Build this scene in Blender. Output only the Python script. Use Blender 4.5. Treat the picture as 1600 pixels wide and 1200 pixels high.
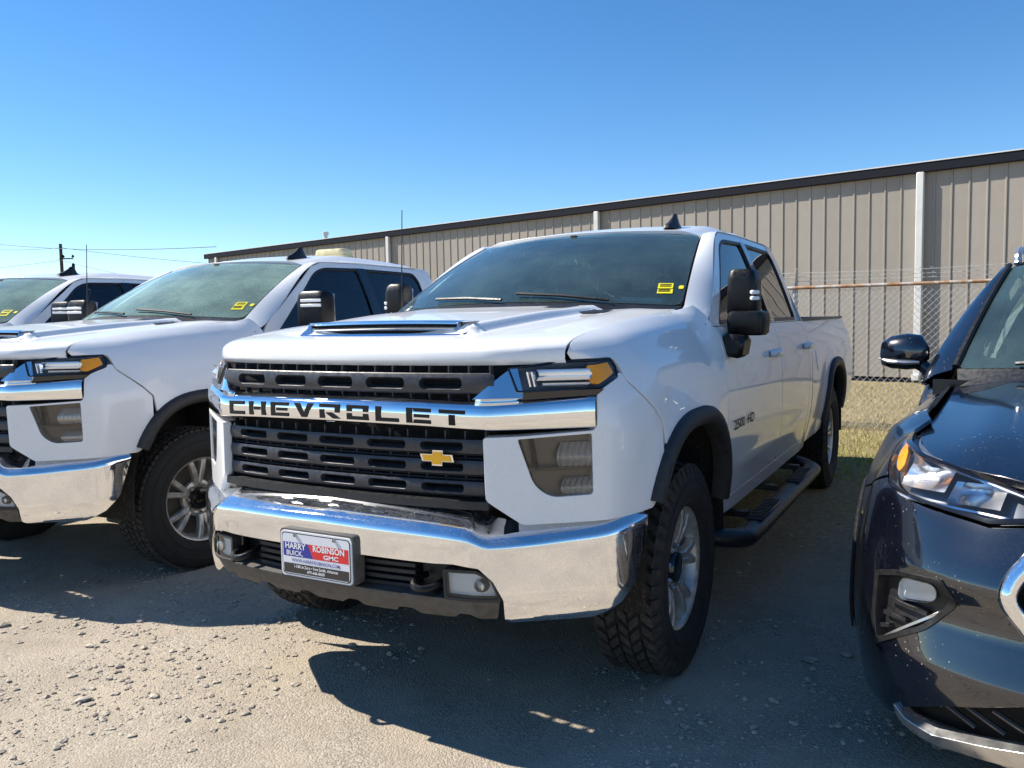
import bpy, math, random
import numpy as np
from mathutils import Vector, Matrix
from mathutils.geometry import delaunay_2d_cdt

for o in list(bpy.data.objects): bpy.data.objects.remove(o, do_unlink=True)
scene = bpy.context.scene
COL = scene.collection
R = math.radians

# ------------------------------------------------------------------ camera
cam_d = bpy.data.cameras.new('camera'); cam = bpy.data.objects.new('camera', cam_d); COL.objects.link(cam)
CAM = (1.9707, -3.2488, 1.4452); YAW, PITCH, ROLL, FPX = 0.5005, -0.0793, -0.0190, 1306.2
cy, sy, cp, sp = math.cos(YAW), math.sin(YAW), math.cos(PITCH), math.sin(PITCH)
fw_ = Vector((-sy*cp, cy*cp, sp)); rt_ = Vector((cy, sy, 0)); up_ = rt_.cross(fw_)
r2 = rt_*math.cos(ROLL)+up_*math.sin(ROLL); u2 = up_*math.cos(ROLL)-rt_*math.sin(ROLL)
M = Matrix((r2, u2, -fw_)).transposed().to_4x4(); M.translation = Vector(CAM)
cam.matrix_world = M
cam_d.sensor_fit = 'HORIZONTAL'; cam_d.sensor_width = 36.0; cam_d.lens = FPX/1600*36.0
cam_d.clip_start = 0.05; cam_d.clip_end = 3000
scene.camera = cam

# ------------------------------------------------------------------ sky, sun, exposure
SUN_DX, SUN_DY = 0.96, 0.20          # shadow runs (dx, dy) per metre of height
to_sun = Vector((-SUN_DX, -SUN_DY, 1.0)).normalized()
el = math.asin(to_sun.z); az = math.atan2(to_sun.x, to_sun.y)
world = bpy.data.worlds.new('World'); scene.world = world; world.use_nodes = True
nt = world.node_tree; nt.nodes.clear()
sky = nt.nodes.new('ShaderNodeTexSky'); sky.sky_type = 'NISHITA'; sky.sun_disc = False
sky.sun_elevation = el; sky.sun_rotation = az; sky.air_density = 1.0; sky.dust_density = 0.0; sky.ozone_density = 3.0; sky.altitude = 1500
bg = nt.nodes.new('ShaderNodeBackground'); bg.inputs['Strength'].default_value = 0.105
wo = nt.nodes.new('ShaderNodeOutputWorld')
hs = nt.nodes.new('ShaderNodeHueSaturation'); hs.inputs['Saturation'].default_value = 1.25
nt.links.new(sky.outputs[0], hs.inputs['Color']); nt.links.new(hs.outputs[0], bg.inputs[0]); nt.links.new(bg.outputs[0], wo.inputs[0])
sd = bpy.data.lights.new('sun', 'SUN'); sun = bpy.data.objects.new('sun', sd); COL.objects.link(sun)
sd.energy = 5.0; sd.angle = R(0.53); sd.color = (1.0, 0.93, 0.83)
sun.rotation_euler = to_sun.to_track_quat('Z', 'Y').to_euler(); sun.location = (-20, 5, 30)
scene.view_settings.view_transform = 'Standard'; scene.view_settings.look = 'None'
scene.view_settings.exposure = 0.72; scene.view_settings.gamma = 1.0
scene.view_settings.use_curve_mapping = False

# ------------------------------------------------------------------ materials
MATS = {}
class NB:
    def __init__(s, name):
        s.m = bpy.data.materials.new(name); s.m.use_nodes = True; s.t = s.m.node_tree
        s.b = s.t.nodes['Principled BSDF']; s.o = s.t.nodes['Material Output']
    def n(s, typ, **kw):
        nd = s.t.nodes.new(typ)
        for k, v in kw.items():
            if k.startswith('i_'): nd.inputs[k[2:].replace('_', ' ')].default_value = v
            else: setattr(nd, k, v)
        return nd
    def l(s, a, b): s.t.links.new(a, b)
    def obj(s): return s.n('ShaderNodeTexCoord').outputs['Object']
    def noise(s, scale, detail=4, rough=.55, vec=None):
        nd = s.n('ShaderNodeTexNoise'); nd.inputs['Scale'].default_value = scale
        nd.inputs['Detail'].default_value = detail; nd.inputs['Roughness'].default_value = rough
        s.l(vec if vec is not None else s.obj(), nd.inputs['Vector']); return nd.outputs['Fac']
    def ramp(s, fac, stops):
        nd = s.n('ShaderNodeValToRGB'); s.l(fac, nd.inputs[0]); e = nd.color_ramp.elements
        while len(e) < len(stops): e.new(.5)
        for i, (p, c) in enumerate(stops):
            e[i].position = p; e[i].color = c if len(c) == 4 else (*c, 1)
        return nd.outputs[0]
    def mix(s, fac, a, b):
        nd = s.n('ShaderNodeMix', data_type='RGBA')
        if hasattr(fac, 'links') or not isinstance(fac, (int, float)): s.l(fac, nd.inputs[0])
        else: nd.inputs[0].default_value = fac
        for v, i in ((a, 6), (b, 7)):
            if isinstance(v, tuple): nd.inputs[i].default_value = v if len(v) == 4 else (*v, 1)
            else: s.l(v, nd.inputs[i])
        return nd.outputs[2]
    def bump(s, h, strength=.3, dist=.01):
        nd = s.n('ShaderNodeBump'); nd.inputs['Strength'].default_value = strength; nd.inputs['Distance'].default_value = dist
        s.l(h, nd.inputs['Height']); s.l(nd.outputs[0], s.b.inputs['Normal'])
def g3(v): return (v, v, v, 1)
def simple(name, col, rough=.5, metal=0, coat=0, spec=.5, var=0, vscale=20, **kw):
    nb = NB(name); b = nb.b
    b.inputs['Base Color'].default_value = (*col, 1); b.inputs['Roughness'].default_value = rough
    b.inputs['Metallic'].default_value = metal; b.inputs['Coat Weight'].default_value = coat
    b.inputs['Coat Roughness'].default_value = .03; b.inputs['Specular IOR Level'].default_value = spec
    if var:
        f = nb.noise(vscale, 6)
        lo = tuple(c*(1-var) for c in col); hi = tuple(min(1, c*(1+var)) for c in col)
        nb.l(nb.ramp(f, [(.3, lo), (.7, hi)]), b.inputs['Base Color'])
        nb.l(nb.ramp(f, [(.3, g3(max(0, rough-.12))), (.7, g3(min(1, rough+.12)))]), b.inputs['Roughness'])
    MATS[name] = nb.m; return nb
def mat(n): return MATS[n]

def make_materials():
    # white clear-coated paint with a light film of road dust
    def paint(name, col, dust, dcol, rough=.35, speck=False, coat=.75, cior=1.45):
        nb = NB(name); b = nb.b
        f = nb.noise(3.0, 8, .65); f2 = nb.noise(140, 3, .6)
        m = nb.n('ShaderNodeMath', operation='MULTIPLY'); nb.l(f, m.inputs[0]); nb.l(f2, m.inputs[1])
        d = nb.ramp(m.outputs[0], [(.24, g3(0)), (.42, g3(dust))])
        colo = nb.mix(d, col, dcol)
        if speck:
            v = nb.n('ShaderNodeTexVoronoi'); v.inputs['Scale'].default_value = 60; nb.l(nb.obj(), v.inputs['Vector'])
            sz = nb.noise(9, 3, .7)
            mm = nb.n('ShaderNodeMath', operation='MULTIPLY'); nb.l(sz, mm.inputs[0]); mm.inputs[1].default_value = .22
            lt = nb.n('ShaderNodeMath', operation='LESS_THAN'); nb.l(v.outputs['Distance'], lt.inputs[0]); nb.l(mm.outputs[0], lt.inputs[1])
            m3 = nb.n('ShaderNodeMath', operation='MULTIPLY'); nb.l(lt.outputs[0], m3.inputs[0])
            nb.l(nb.ramp(nb.noise(3.3, 4, .6), [(.48, g3(0)), (.6, g3(.75))]), m3.inputs[1])
            colo = nb.mix(m3.outputs[0], colo, (.42, .40, .36))
        nb.l(colo, b.inputs['Base Color'])
        b.inputs['Roughness'].default_value = rough; b.inputs['Coat Weight'].default_value = coat; b.inputs['Coat IOR'].default_value = cior; b.inputs['Specular IOR Level'].default_value = .3
        nb.l(nb.ramp(d, [(0, g3(.03)), (1, g3(.30))]), b.inputs['Coat Roughness'])
        MATS[name] = nb.m
    paint('white_paint', (.82, .82, .81), .15, (.50, .44, .36))
    paint('black_paint', (.0025, .0035, .008), .03, (.3, .28, .25), .25, True, 1.0, 1.85)
    def chrome(name, base, dust):
        nb = NB(name); b = nb.b
        f = nb.noise(4, 8, .7); f2 = nb.noise(180, 3)
        m = nb.n('ShaderNodeMath', operation='MULTIPLY'); nb.l(f, m.inputs[0]); nb.l(f2, m.inputs[1])
        d = nb.ramp(m.outputs[0], [(.2, g3(0)), (.45, g3(dust))])
        nb.l(nb.mix(d, base, (.45, .40, .33)), b.inputs['Base Color'])
        nb.l(nb.ramp(d, [(0, g3(1)), (1, g3(.2))]), b.inputs['Metallic'])
        nb.l(nb.ramp(d, [(0, g3(.045)), (1, g3(.5))]), b.inputs['Roughness'])
        nb.bump(nb.noise(5, 2, .4), .03, .015)
        MATS[name] = nb.m
    chrome('chrome', (.88, .89, .91), .06)
    chrome('bumper_chrome', (.87, .88, .90), .20)
    simple('satin_silver', (.55, .55, .54), .32, .85, var=.1)
    simple('alloy', (.56, .53, .48), .38, .65, var=.2, vscale=30)
    simple('black_plastic', (.012, .012, .013), .45, var=.35, vscale=60)
    simple('mirror_black', (.006, .006, .0065), .4, spec=.35, var=.3, vscale=60)
    simple('gloss_black', (.006, .006, .007), .12, coat=.6)
    simple('grey_plastic', (.028, .027, .026), .62, var=.4, vscale=40)
    simple('dusty_plastic', (.085, .078, .07), .75, var=.35, vscale=30)
    simple('grille_plastic', (.036, .038, .045), .42, var=.25, vscale=50)
    simple('void', (.004, .004, .004), .9)
    simple('rubber', (.020, .019, .018), .85, var=.45, vscale=25)
    nb = NB('tread'); nb.l(nb.ramp(nb.noise(30, 5), [(.3, (.018, .017, .016)), (.75, (.06, .052, .043))]), nb.b.inputs['Base Color']); nb.b.inputs['Roughness'].default_value = .92; MATS['tread'] = nb.m
    nb = NB('liner'); nb.l(nb.ramp(nb.noise(90, 3, .7), [(.55, (.010, .009, .008)), (.75, (.10, .085, .065))]), nb.b.inputs['Base Color']); nb.b.inputs['Roughness'].default_value = .95; MATS['liner'] = nb.m
    simple('interior', (.05, .05, .052), .8, var=.2)
    simple('seat_cloth', (.08, .08, .085), .9, var=.25, vscale=80)
    simple('paper', (.80, .86, .82), .7)
    simple('sticker_yellow', (.80, .72, .02), .5)
    simple('ink', (.012, .012, .012), .6, spec=.25)
    simple('ink_blue', (.035, .04, .30), .5)
    simple('ink_red', (.72, .03, .03), .5)
    simple('ink_white', (.82, .82, .82), .5)
    simple('ink_brown', (.045, .035, .03), .6)
    simple('plate_white', (.72, .73, .76), .45)
    simple('gold', (.75, .42, .04), .35, .6)
    simple('reflector', (.86, .86, .88), .22, .85)
    simple('lamp_silver', (.80, .80, .80), .28, .55)
    simple('fog_white', (.88, .88, .86), .35)
    simple('lamp_dark', (.13, .12, .11), .3, .3)
    simple('lamp_grey', (.16, .17, .19), .25, .6)
    simple('lamp_smoke', (.17, .155, .14), .3, .3)
    simple('beacon_lens', (.72, .62, .36), .4, var=.15)
    simple('galvanised', (.46, .47, .46), .55, .4, var=.2)
    simple('wood_dark', (.06, .05, .04), .9)
    simple('wire_dark', (.03, .03, .035), .7)
    # amber lens
    nb = simple('amber', (1.0, .36, .015), .3, coat=.4)
    nb.b.inputs['Emission Color'].default_value = (1, .3, .02, 1); nb.b.inputs['Emission Strength'].default_value = 0.0
    # glass: transparent with fresnel mirror and a thin film of dust, with painted glare and sky tint on windshields
    def glass(name, tint, dust, refl=1.0, ior=1.5, film=(.55, .55, .50)):
        nb = NB(name); t = nb.t; t.nodes.remove(nb.b)
        tr = nb.n('ShaderNodeBsdfTransparent'); tr.inputs[0].default_value = (*tint, 1)
        gl = nb.n('ShaderNodeBsdfGlossy'); gl.inputs['Roughness'].default_value = .012; gl.inputs['Color'].default_value = g3(refl)
        df = nb.n('ShaderNodeBsdfDiffuse'); df.inputs[0].default_value = (*film, 1)
        fr = nb.n('ShaderNodeFresnel'); fr.inputs[0].default_value = ior
        m1 = nb.n('ShaderNodeMixShader'); nb.l(fr.outputs[0], m1.inputs[0]); nb.l(tr.outputs[0], m1.inputs[1]); nb.l(gl.outputs[0], m1.inputs[2])
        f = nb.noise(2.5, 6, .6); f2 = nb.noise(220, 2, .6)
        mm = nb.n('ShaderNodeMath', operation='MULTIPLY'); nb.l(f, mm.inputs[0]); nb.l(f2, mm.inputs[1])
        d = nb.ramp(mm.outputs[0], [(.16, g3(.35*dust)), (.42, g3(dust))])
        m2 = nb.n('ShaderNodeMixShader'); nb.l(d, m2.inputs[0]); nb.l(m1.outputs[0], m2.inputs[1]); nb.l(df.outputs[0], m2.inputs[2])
        nb.l(m2.outputs[0], nb.o.inputs[0]); MATS[name] = nb.m
    glass('windshield_glass', (.50, .74, .72), .15, 1.0, 1.75, (.32, .52, .52))
    glass('windshield_dust_glare', (.55, .80, .72), .50, 1.0, 1.7, (.46, .66, .54))  # pale green film paints sun glare and sky reflection in with the dust
    glass('tinted_glass', (.05, .055, .06), .01, 1.0, 1.65)
    glass('door_glass', (.10, .13, .14), .01, 1.0, 1.65)
    glass('lens_clear', (.95, .96, .97), .015)
    glass('lens_smoke', (.78, .75, .72), .03)
make_materials()
# ------------------------------------------------------------------ geometry helpers
def A(*v): return np.array(v, float)
def link(name, me, parent=None, mtl=None):
    o = bpy.data.objects.new(name, me); COL.objects.link(o)
    if parent is not None: o.parent = parent
    if mtl is not None and me is not None:
        me.materials.clear(); me.materials.append(mat(mtl) if isinstance(mtl, str) else mtl)
    return o
def empty(name, loc=(0, 0, 0), rz=0, label=None, cat=None, group=None):
    o = bpy.data.objects.new(name, None); COL.objects.link(o); o.location = loc; o.rotation_euler = (0, 0, rz)
    o.empty_display_size = .2
    return tag(o, label, cat, group)
def tag(o, label=None, cat=None, group=None, kind=None):
    for k, v in (('label', label), ('category', cat), ('group', group), ('kind', kind)):
        if v: o[k] = v
    return o
def mesh(name, V, F, normals=None, angle=40):
    me = bpy.data.meshes.new(name)
    me.from_pydata([tuple(v) for v in np.asarray(V, float).tolist()], [], [tuple(int(i) for i in f) for f in F]); me.update()
    me.polygons.foreach_set('use_smooth', [True]*len(me.polygons))
    if normals is not None: me.normals_split_custom_set_from_vertices([tuple(n) for n in np.asarray(normals).tolist()])
    elif angle is not None: me.set_sharp_from_angle(angle=R(angle))
    return me
class MB:
    def __init__(s): s.V = []; s.F = []
    def add(s, V, F):
        k = len(s.V); s.V += [tuple(map(float, v)) for v in V]; s.F += [tuple(i+k for i in f) for f in F]; return s
    def grid(s, P, cu=False, cv=False, flip=False):
        P = np.asarray(P, float); m, n = P.shape[:2]; F = []
        for i in range(m if cu else m-1):
            for j in range(n if cv else n-1):
                a, b, c_, d = i*n+j, ((i+1) % m)*n+j, ((i+1) % m)*n+(j+1) % n, i*n+(j+1) % n
                F.append((a, d, c_, b) if flip else (a, b, c_, d))
        return s.add(P.reshape(-1, 3), F)
    def box(s, c, sz, rot=None, ch=0.0):
        h = np.asarray(sz, float)/2
        if ch <= 0:
            V = [A(x, y, z)*h for x in (-1, 1) for y in (-1, 1) for z in (-1, 1)]
            F = [(0, 1, 3, 2), (4, 6, 7, 5), (0, 4, 5, 1), (2, 3, 7, 6), (0, 2, 6, 4), (1, 5, 7, 3)]
        else:
            V = []; idx = {}
            for x in (-1, 1):
                for y in (-1, 1):
                    for z in (-1, 1):
                        for ax in range(3):
                            v = A(x, y, z)*(h-ch); v[ax] = (x, y, z)[ax]*h[ax]
                            idx[(x, y, z, ax)] = len(V); V.append(v)
            F = []
            for ax in range(3):
                b, c2 = [k for k in range(3) if k != ax]
                for sg in (-1, 1):
                    q = []
                    for (p, r) in ((-1, -1), (1, -1), (1, 1), (-1, 1)):
                        k = [0, 0, 0]; k[ax] = sg; k[b] = p; k[c2] = r; q.append(idx[(*k, ax)])
                    F.append(tuple(q))
                for p in (-1, 1):
                    for r in (-1, 1):
                        k0 = [0, 0, 0]; k0[b] = p; k0[c2] = r
                        q = []
                        for sg in (-1, 1):
                            k0[ax] = sg; q.append((idx[(*k0, b)], idx[(*k0, c2)]))
                        F.append((q[0][0], q[0][1], q[1][1], q[1][0]))
            for x in (-1, 1):
                for y in (-1, 1):
                    for z in (-1, 1): F.append(tuple(idx[(x, y, z, a)] for a in range(3)))
            Vn = np.array(V); F2 = []
            for f in F:
                p = Vn[list(f)]; n = np.cross(p[1]-p[0], p[2]-p[0])
                F2.append(f if n.dot(p.mean(0)) > 0 else f[::-1])
            F = F2
        V = np.array(V)
        if rot is not None: V = V@np.array(Matrix(rot).to_3x3().transposed())
        return s.add(V+np.asarray(c, float), F)
    def tube(s, path, r, n=10, caps=True, flat=1.0, upv=(0, 0, 1)):
        P = np.asarray(path, float); m = len(P); rr = np.broadcast_to(np.asarray(r, float), (m,))
        T = np.gradient(P, axis=0); T /= np.linalg.norm(T, axis=1)[:, None]+1e-12
        u = A(*upv); rings = []
        for i in range(m):
            a = np.cross(T[i], u)
            if np.linalg.norm(a) < 1e-4: a = np.cross(T[i], A(1, 0, 0.01))
            a /= np.linalg.norm(a); b = np.cross(a, T[i])
            th = np.arange(n)*2*math.pi/n
            rings.append(P[i]+rr[i]*(np.cos(th)[:, None]*a+flat*np.sin(th)[:, None]*b))
        k = len(s.V); s.grid(np.array(rings), cv=True, flip=True)
        if caps:
            s.F.append(tuple(k+j for j in range(n))); s.F.append(tuple(k+(m-1)*n+j for j in range(n))[::-1])
        return s
    def lathe(s, prof, n=32, c=(0, 0, 0), axis='x', closed=False):
        th = np.arange(n)*2*math.pi/n; P = []
        for (a, r) in prof:
            if axis == 'x': P.append(np.stack([np.full(n, a), r*np.cos(th), r*np.sin(th)], 1))
            elif axis == 'y': P.append(np.stack([r*np.sin(th), np.full(n, a), r*np.cos(th)], 1))
            else: P.append(np.stack([r*np.cos(th), r*np.sin(th), np.full(n, a)], 1))
        return s.grid(np.array(P)+A(*c), cu=closed, cv=True)
    def prism(s, poly, z0, z1, fn):
        """2D polygon extruded between z0 and z1; fn(p(N,2), h) -> xyz"""
        p = np.asarray(poly, float); n = len(p); a = fn(p, z0); b = fn(p, z1); k = len(s.V)
        s.add(np.vstack([a, b]), [(i, (i+1) % n, n+(i+1) % n, n+i) for i in range(n)])
        t = tri_poly(p)
        for (i, j, l) in t: s.F.append((k+n+i, k+n+j, k+n+l)); s.F.append((k+i, k+l, k+j))
        return s
    def fix(s):
        import bmesh
        me = bpy.data.meshes.new('tmp'); me.from_pydata(s.V, [], s.F); bm = bmesh.new(); bm.from_mesh(me)
        bmesh.ops.recalc_face_normals(bm, faces=bm.faces); bm.to_mesh(me); bm.free()
        s.V = [tuple(v.co) for v in me.vertices]; s.F = [tuple(p.vertices) for p in me.polygons]; bpy.data.meshes.remove(me); return s
    def build(s, name, mtl, parent=None, angle=40, fix=False, loc=None, rot=None):
        if fix: s.fix()
        o = link(name, mesh(name, s.V, s.F, angle=angle), parent, mtl)
        if loc is not None: o.location = loc
        if rot is not None: o.rotation_euler = rot
        return o
def tri_poly(p):
    n = len(p)
    r = delaunay_2d_cdt([Vector((float(a), float(b))) for a, b in p], [(i, (i+1) % n) for i in range(n)], [], 1, 1e-7)
    mp = [o[0] if o else 0 for o in r[3]]
    out = []
    for f in r[2]:
        t = tuple(mp[i] for i in f); q = p[list(t)]
        if (q[1, 0]-q[0, 0])*(q[2, 1]-q[0, 1])-(q[1, 1]-q[0, 1])*(q[2, 0]-q[0, 0]) < 0: t = t[::-1]
        if inside(q.mean(0)[None], p)[0]: out.append(t)
    return out
def inside(q, poly):
    x, y = q[:, 0], q[:, 1]; c_ = np.zeros(len(q), bool); n = len(poly); j = n-1
    for i in range(n):
        xi, yi = poly[i]; xj, yj = poly[j]
        k = ((yi > y) != (yj > y))
        with np.errstate(all='ignore'): k &= x < (xj-xi)*(y-yi)/(yj-yi+1e-30)+xi
        c_ ^= k; j = i
    return c_
def resample(poly, res, closed=True):
    p = np.asarray(poly, float); out = []; n = len(p)
    for i in range(n if closed else n-1):
        a, b = p[i], p[(i+1) % n]; k = max(1, int(math.ceil(np.linalg.norm(b-a)/res)))
        for t in range(k): out.append(a+(b-a)*t/k)
    if not closed: out.append(p[-1])
    return np.array(out)
def rnd(poly, r, seg=4):
    """round the corners of a closed polygon; r scalar or per-corner list"""
    p = np.asarray(poly, float); n = len(p); out = []
    rr = [r]*n if np.isscalar(r) else r
    for i in range(n):
        a, b, c_ = p[i-1], p[i], p[(i+1) % n]; u = a-b; v = c_-b; lu = np.linalg.norm(u); lv = np.linalg.norm(v)
        d = min(rr[i], lu*.48, lv*.48)
        if d < 1e-4: out.append(b); continue
        q0 = b+u/lu*d; q1 = b+v/lv*d
        for k in range(seg+1):
            t = k/seg; out.append((1-t)**2*q0+2*t*(1-t)*b+t*t*q1)
    return np.array(out)
def cr(pts, n=8, closed=False):
    """Catmull-Rom through points (any dimension)"""
    p = np.asarray(pts, float); m = len(p); out = []
    for i in range(m if closed else m-1):
        p0 = p[i-1] if (i > 0 or closed) else 2*p[0]-p[1]; p1 = p[i]; p2 = p[(i+1) % m]
        p3 = p[(i+2) % m] if (i+2 < m or closed) else 2*p[-1]-p[-2]
        for k in range(n):
            t = k/n; out.append(.5*((2*p1)+(-p0+p2)*t+(2*p0-5*p1+4*p2-p3)*t*t+(-p0+3*p1-3*p2+p3)*t**3))
    if not closed: out.append(p[-1])
    return np.array(out)
def pslopes(x, Y):
    """Fritsch-Carlson slopes; Y (K,...) along axis 0"""
    h = np.diff(x).reshape((-1,)+(1,)*(Y.ndim-1)); d = np.diff(Y, axis=0)/h; m = np.zeros_like(Y)
    a, b = d[:-1], d[1:]; s_ = a*b > 0
    with np.errstate(all='ignore'): hm = 2*a*b/(a+b)
    m[1:-1] = np.where(s_, hm, 0); m[0] = d[0]; m[-1] = d[-1]
    return m
def herm(x, Y, M_, q):
    q = np.clip(q, x[0], x[-1]); i = np.clip(np.searchsorted(x, q)-1, 0, len(x)-2); h = x[i+1]-x[i]; t = (q-x[i])/h
    if Y.ndim == 1: y0, y1, m0, m1 = Y[i], Y[i+1], M_[i], M_[i+1]
    else:
        k = np.arange(len(q)); y0, y1, m0, m1 = Y[i, k], Y[i+1, k], M_[i, k], M_[i+1, k]
    return y0*(2*t**3-3*t*t+1)+h*m0*(t**3-2*t*t+t)+y1*(-2*t**3+3*t*t)+h*m1*(t**3-t*t)
def sp1(x, y):
    x = np.asarray(x, float); y = np.asarray(y, float); m = pslopes(x, y)
    return lambda q: herm(x, y, m, np.asarray(q, float))
def sp2(rk, ck, T):
    rk = np.asarray(rk, float); ck = np.asarray(ck, float); T = np.asarray(T, float); ms = [pslopes(ck, T[i]) for i in range(len(rk))]
    def f(r, c_):
        r = np.asarray(r, float).ravel(); c_ = np.asarray(c_, float).ravel()
        Y = np.stack([herm(ck, T[i], ms[i], c_) for i in range(len(rk))])
        return herm(rk, Y, pslopes(rk, Y), r)
    return f
def sstep(a, b, x):
    t = np.clip((np.asarray(x, float)-a)/(b-a), 0, 1); return t*t*(3-2*t)
def panel(name, parent, mtl, outline, fn, res=.04, thick=.012, holes=(), sgn=1, mirror=False, lift=0.0, rim=True, lines=()):
    """sheet on surface fn(u,v)->xyz trimmed by a 2D outline, with real edge returns; exact surface normals"""
    loops = [resample(outline, res)]+[resample(h, res) for h in holes]
    pts = []; edges = []
    for L in loops:
        k = len(pts); n = len(L); pts += [tuple(q) for q in L]; edges += [(k+i, k+(i+1) % n) for i in range(n)]
    for L in lines:
        k = len(pts); pts += [tuple(q) for q in L]; edges += [(k+i, k+i+1) for i in range(len(L)-1)]
    B = np.array(pts); mn, mx = loops[0].min(0), loops[0].max(0)
    gx = np.arange(mn[0]+res*.5, mx[0], res); gy = np.arange(mn[1]+res*.5, mx[1], res*.87)
    if len(gx) and len(gy):
        X, Y = np.meshgrid(gx, gy); X = X+(np.arange(len(gy)) % 2)[:, None]*res*.5
        q = np.stack([X.ravel(), Y.ravel()], 1); ok = inside(q, loops[0])
        for h in loops[1:]: ok &= ~inside(q, h)
        q = q[ok]
        if len(q):
            keep = np.ones(len(q), bool)
            for i in range(0, len(q), 400):
                d = ((q[i:i+400, None]-B[None])**2).sum(2).min(1); keep[i:i+400] = d > (.42*res)**2
            pts += [tuple(v) for v in q[keep]]
    r = delaunay_2d_cdt([Vector(map(float, p)) for p in pts], edges, [], 0, 1e-6)
    U = np.array([tuple(v) for v in r[0]]); T = np.array([f for f in r[2] if len(f) == 3], int)
    c_ = U[T].mean(1); ok = inside(c_, loops[0])
    for h in loops[1:]: ok &= ~inside(c_, h)
    T = T[ok]
    e = 2e-3; u, v = U[:, 0], U[:, 1]; P = fn(u, v)
    N = np.cross(fn(u+e, v)-fn(u-e, v), fn(u, v+e)-fn(u, v-e)); N = N/(np.linalg.norm(N, axis=1)[:, None]+1e-15)*sgn
    P = P+N*lift
    fnm = np.cross(P[T[:, 1]]-P[T[:, 0]], P[T[:, 2]]-P[T[:, 0]]); bad = (fnm*N[T].mean(1)).sum(1) < 0
    T[bad] = T[bad][:, ::-1]
    V = P; NN = N; F = [tuple(t) for t in T]
    if rim and thick > 0:
        cnt = {}
        for t in T:
            for a, b in ((t[0], t[1]), (t[1], t[2]), (t[2], t[0])): cnt[(a, b)] = 1
        be = [(a, b) for (a, b) in cnt if (b, a) not in cnt]
        nxt = {}
        sd_ = {}
        for a, b in be:
            tn = P[b]-P[a]; s_ = np.cross(tn, N[a]+N[b]); s_ = s_/(np.linalg.norm(s_)+1e-15)
            for i in (a, b): sd_[i] = sd_.get(i, 0)+s_
        ids = list(sd_); k = len(V); n = len(ids); pos = {i: j for j, i in enumerate(ids)}
        S = np.array([sd_[i]/(np.linalg.norm(sd_[i])+1e-12) for i in ids])
        q = .18*min(thick, .012)
        r0 = P[ids]; r1 = P[ids]+S*q*.6-N[ids]*q; r2_ = P[ids]+S*q*.6-N[ids]*thick
        V = np.vstack([V, r0, r1, r2_]); NN = np.vstack([NN, N[ids]*.8+S*.6, S, S])
        for a, b in be:
            i, j = pos[a], pos[b]
            F.append((k+j, k+i, k+n+i, k+n+j)); F.append((k+n+j, k+n+i, k+2*n+i, k+2*n+j))
    NN = NN/(np.linalg.norm(NN, axis=1)[:, None]+1e-12)
    o = link(name, mesh(name, V, F, NN), parent, mtl)
    if mirror:
        V2 = V*A(-1, 1, 1); N2 = NN*A(-1, 1, 1); F2 = [f[::-1] for f in F]
        return o, link(name, mesh(name, V2, F2, N2), parent, mtl)
    return o
def mirror_of(o, parent=None):
    """mirrored twin (x -> -x) of a plain mesh part"""
    me = o.data; V = np.array([v.co[:] for v in me.vertices])*A(-1, 1, 1); F = [tuple(p.vertices)[::-1] for p in me.polygons]
    m2 = mesh(me.name, V, F, angle=40); m2.materials.append(me.materials[0])
    t = bpy.data.objects.new(o.name.split('.')[0], m2); COL.objects.link(t); t.parent = parent if parent is not None else o.parent
    t.location = (-o.location.x, o.location.y, o.location.z); return t
def copy_tree(o, parent=None):
    c_ = o.copy(); COL.objects.link(c_); c_.parent = parent
    for ch in list(o.children): copy_tree(ch, c_)
    return c_
def text_mesh(s, size=1.0, bold=0.0, width=1.0):
    cu = bpy.data.curves.new('txt', 'FONT'); cu.body = s; cu.size = size; cu.align_x = 'CENTER'; cu.align_y = 'CENTER'; cu.offset = bold
    cu.resolution_u = 3
    ob = bpy.data.objects.new('txt', cu); COL.objects.link(ob); bpy.context.view_layer.update()
    me = bpy.data.meshes.new_from_object(ob.evaluated_get(bpy.context.evaluated_depsgraph_get()))
    V = np.array([v.co[:] for v in me.vertices]); F = [tuple(p.vertices) for p in me.polygons]
    bpy.data.objects.remove(ob, do_unlink=True); bpy.data.curves.remove(cu); bpy.data.meshes.remove(me)
    V = V*A(width, 1, 1)
    return V, F
# ------------------------------------------------------------------ pickup truck (heavy-duty crew cab)
# local frame: x to the driver's side, y to the rear, z up, origin on the ground under the front axle
WB = 4.037
_pl = np.array([(1.005, 5.6), (1.008, .2), (1.008, -.30), (1.006, -.42), (.998, -.50), (.985, -.58), (.963, -.648), (.935, -.695), (.9, -.727), (.8, -.800),
                (.72, -.856), (.65, -.902), (.61, -.926), (.58, -.936), (.52, -.948), (.35, -.97), (.15, -.983), (0, -.986)])
_seg = np.linalg.norm(np.diff(_pl, axis=0), axis=1); _s = -np.concatenate([[0], np.cumsum(_seg)]); _s = _s-_s[3]-.42
_o = np.argsort(_s); planX = sp1(_s[_o], _pl[_o, 0]); planY = sp1(_s[_o], _pl[_o, 1])
def sx(x): return float(np.interp(-abs(x), -_pl[::1, 0][4:], _s[4:]))          # plan arc position of a front x
_yk = np.array([0, .15, .35, .52, .58, .61, .65, .72, .8, .9, .935, .963]); _yv = np.array([-.986, -.983, -.97, -.948, -.936, -.926, -.902, -.856, -.800, -.727, -.695, -.648])
yF = sp1(np.concatenate([-_yk[2:0:-1], _yk]), np.concatenate([_yv[2:0:-1], _yv]))
TK = [.40, .55, .65, .75, .9, 1.05, 1.15, 1.22, 1.28, 1.33, 1.385, 1.46, 1.52]
_front = [.01, 0, 0, 0, 0, 0, .004, .018, .042, .066, .10, .14, .18]
_fend = [.03, .02, .012, .004, -.004, -.006, .006, .026, .052, .084, .130, .210, .27]
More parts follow.
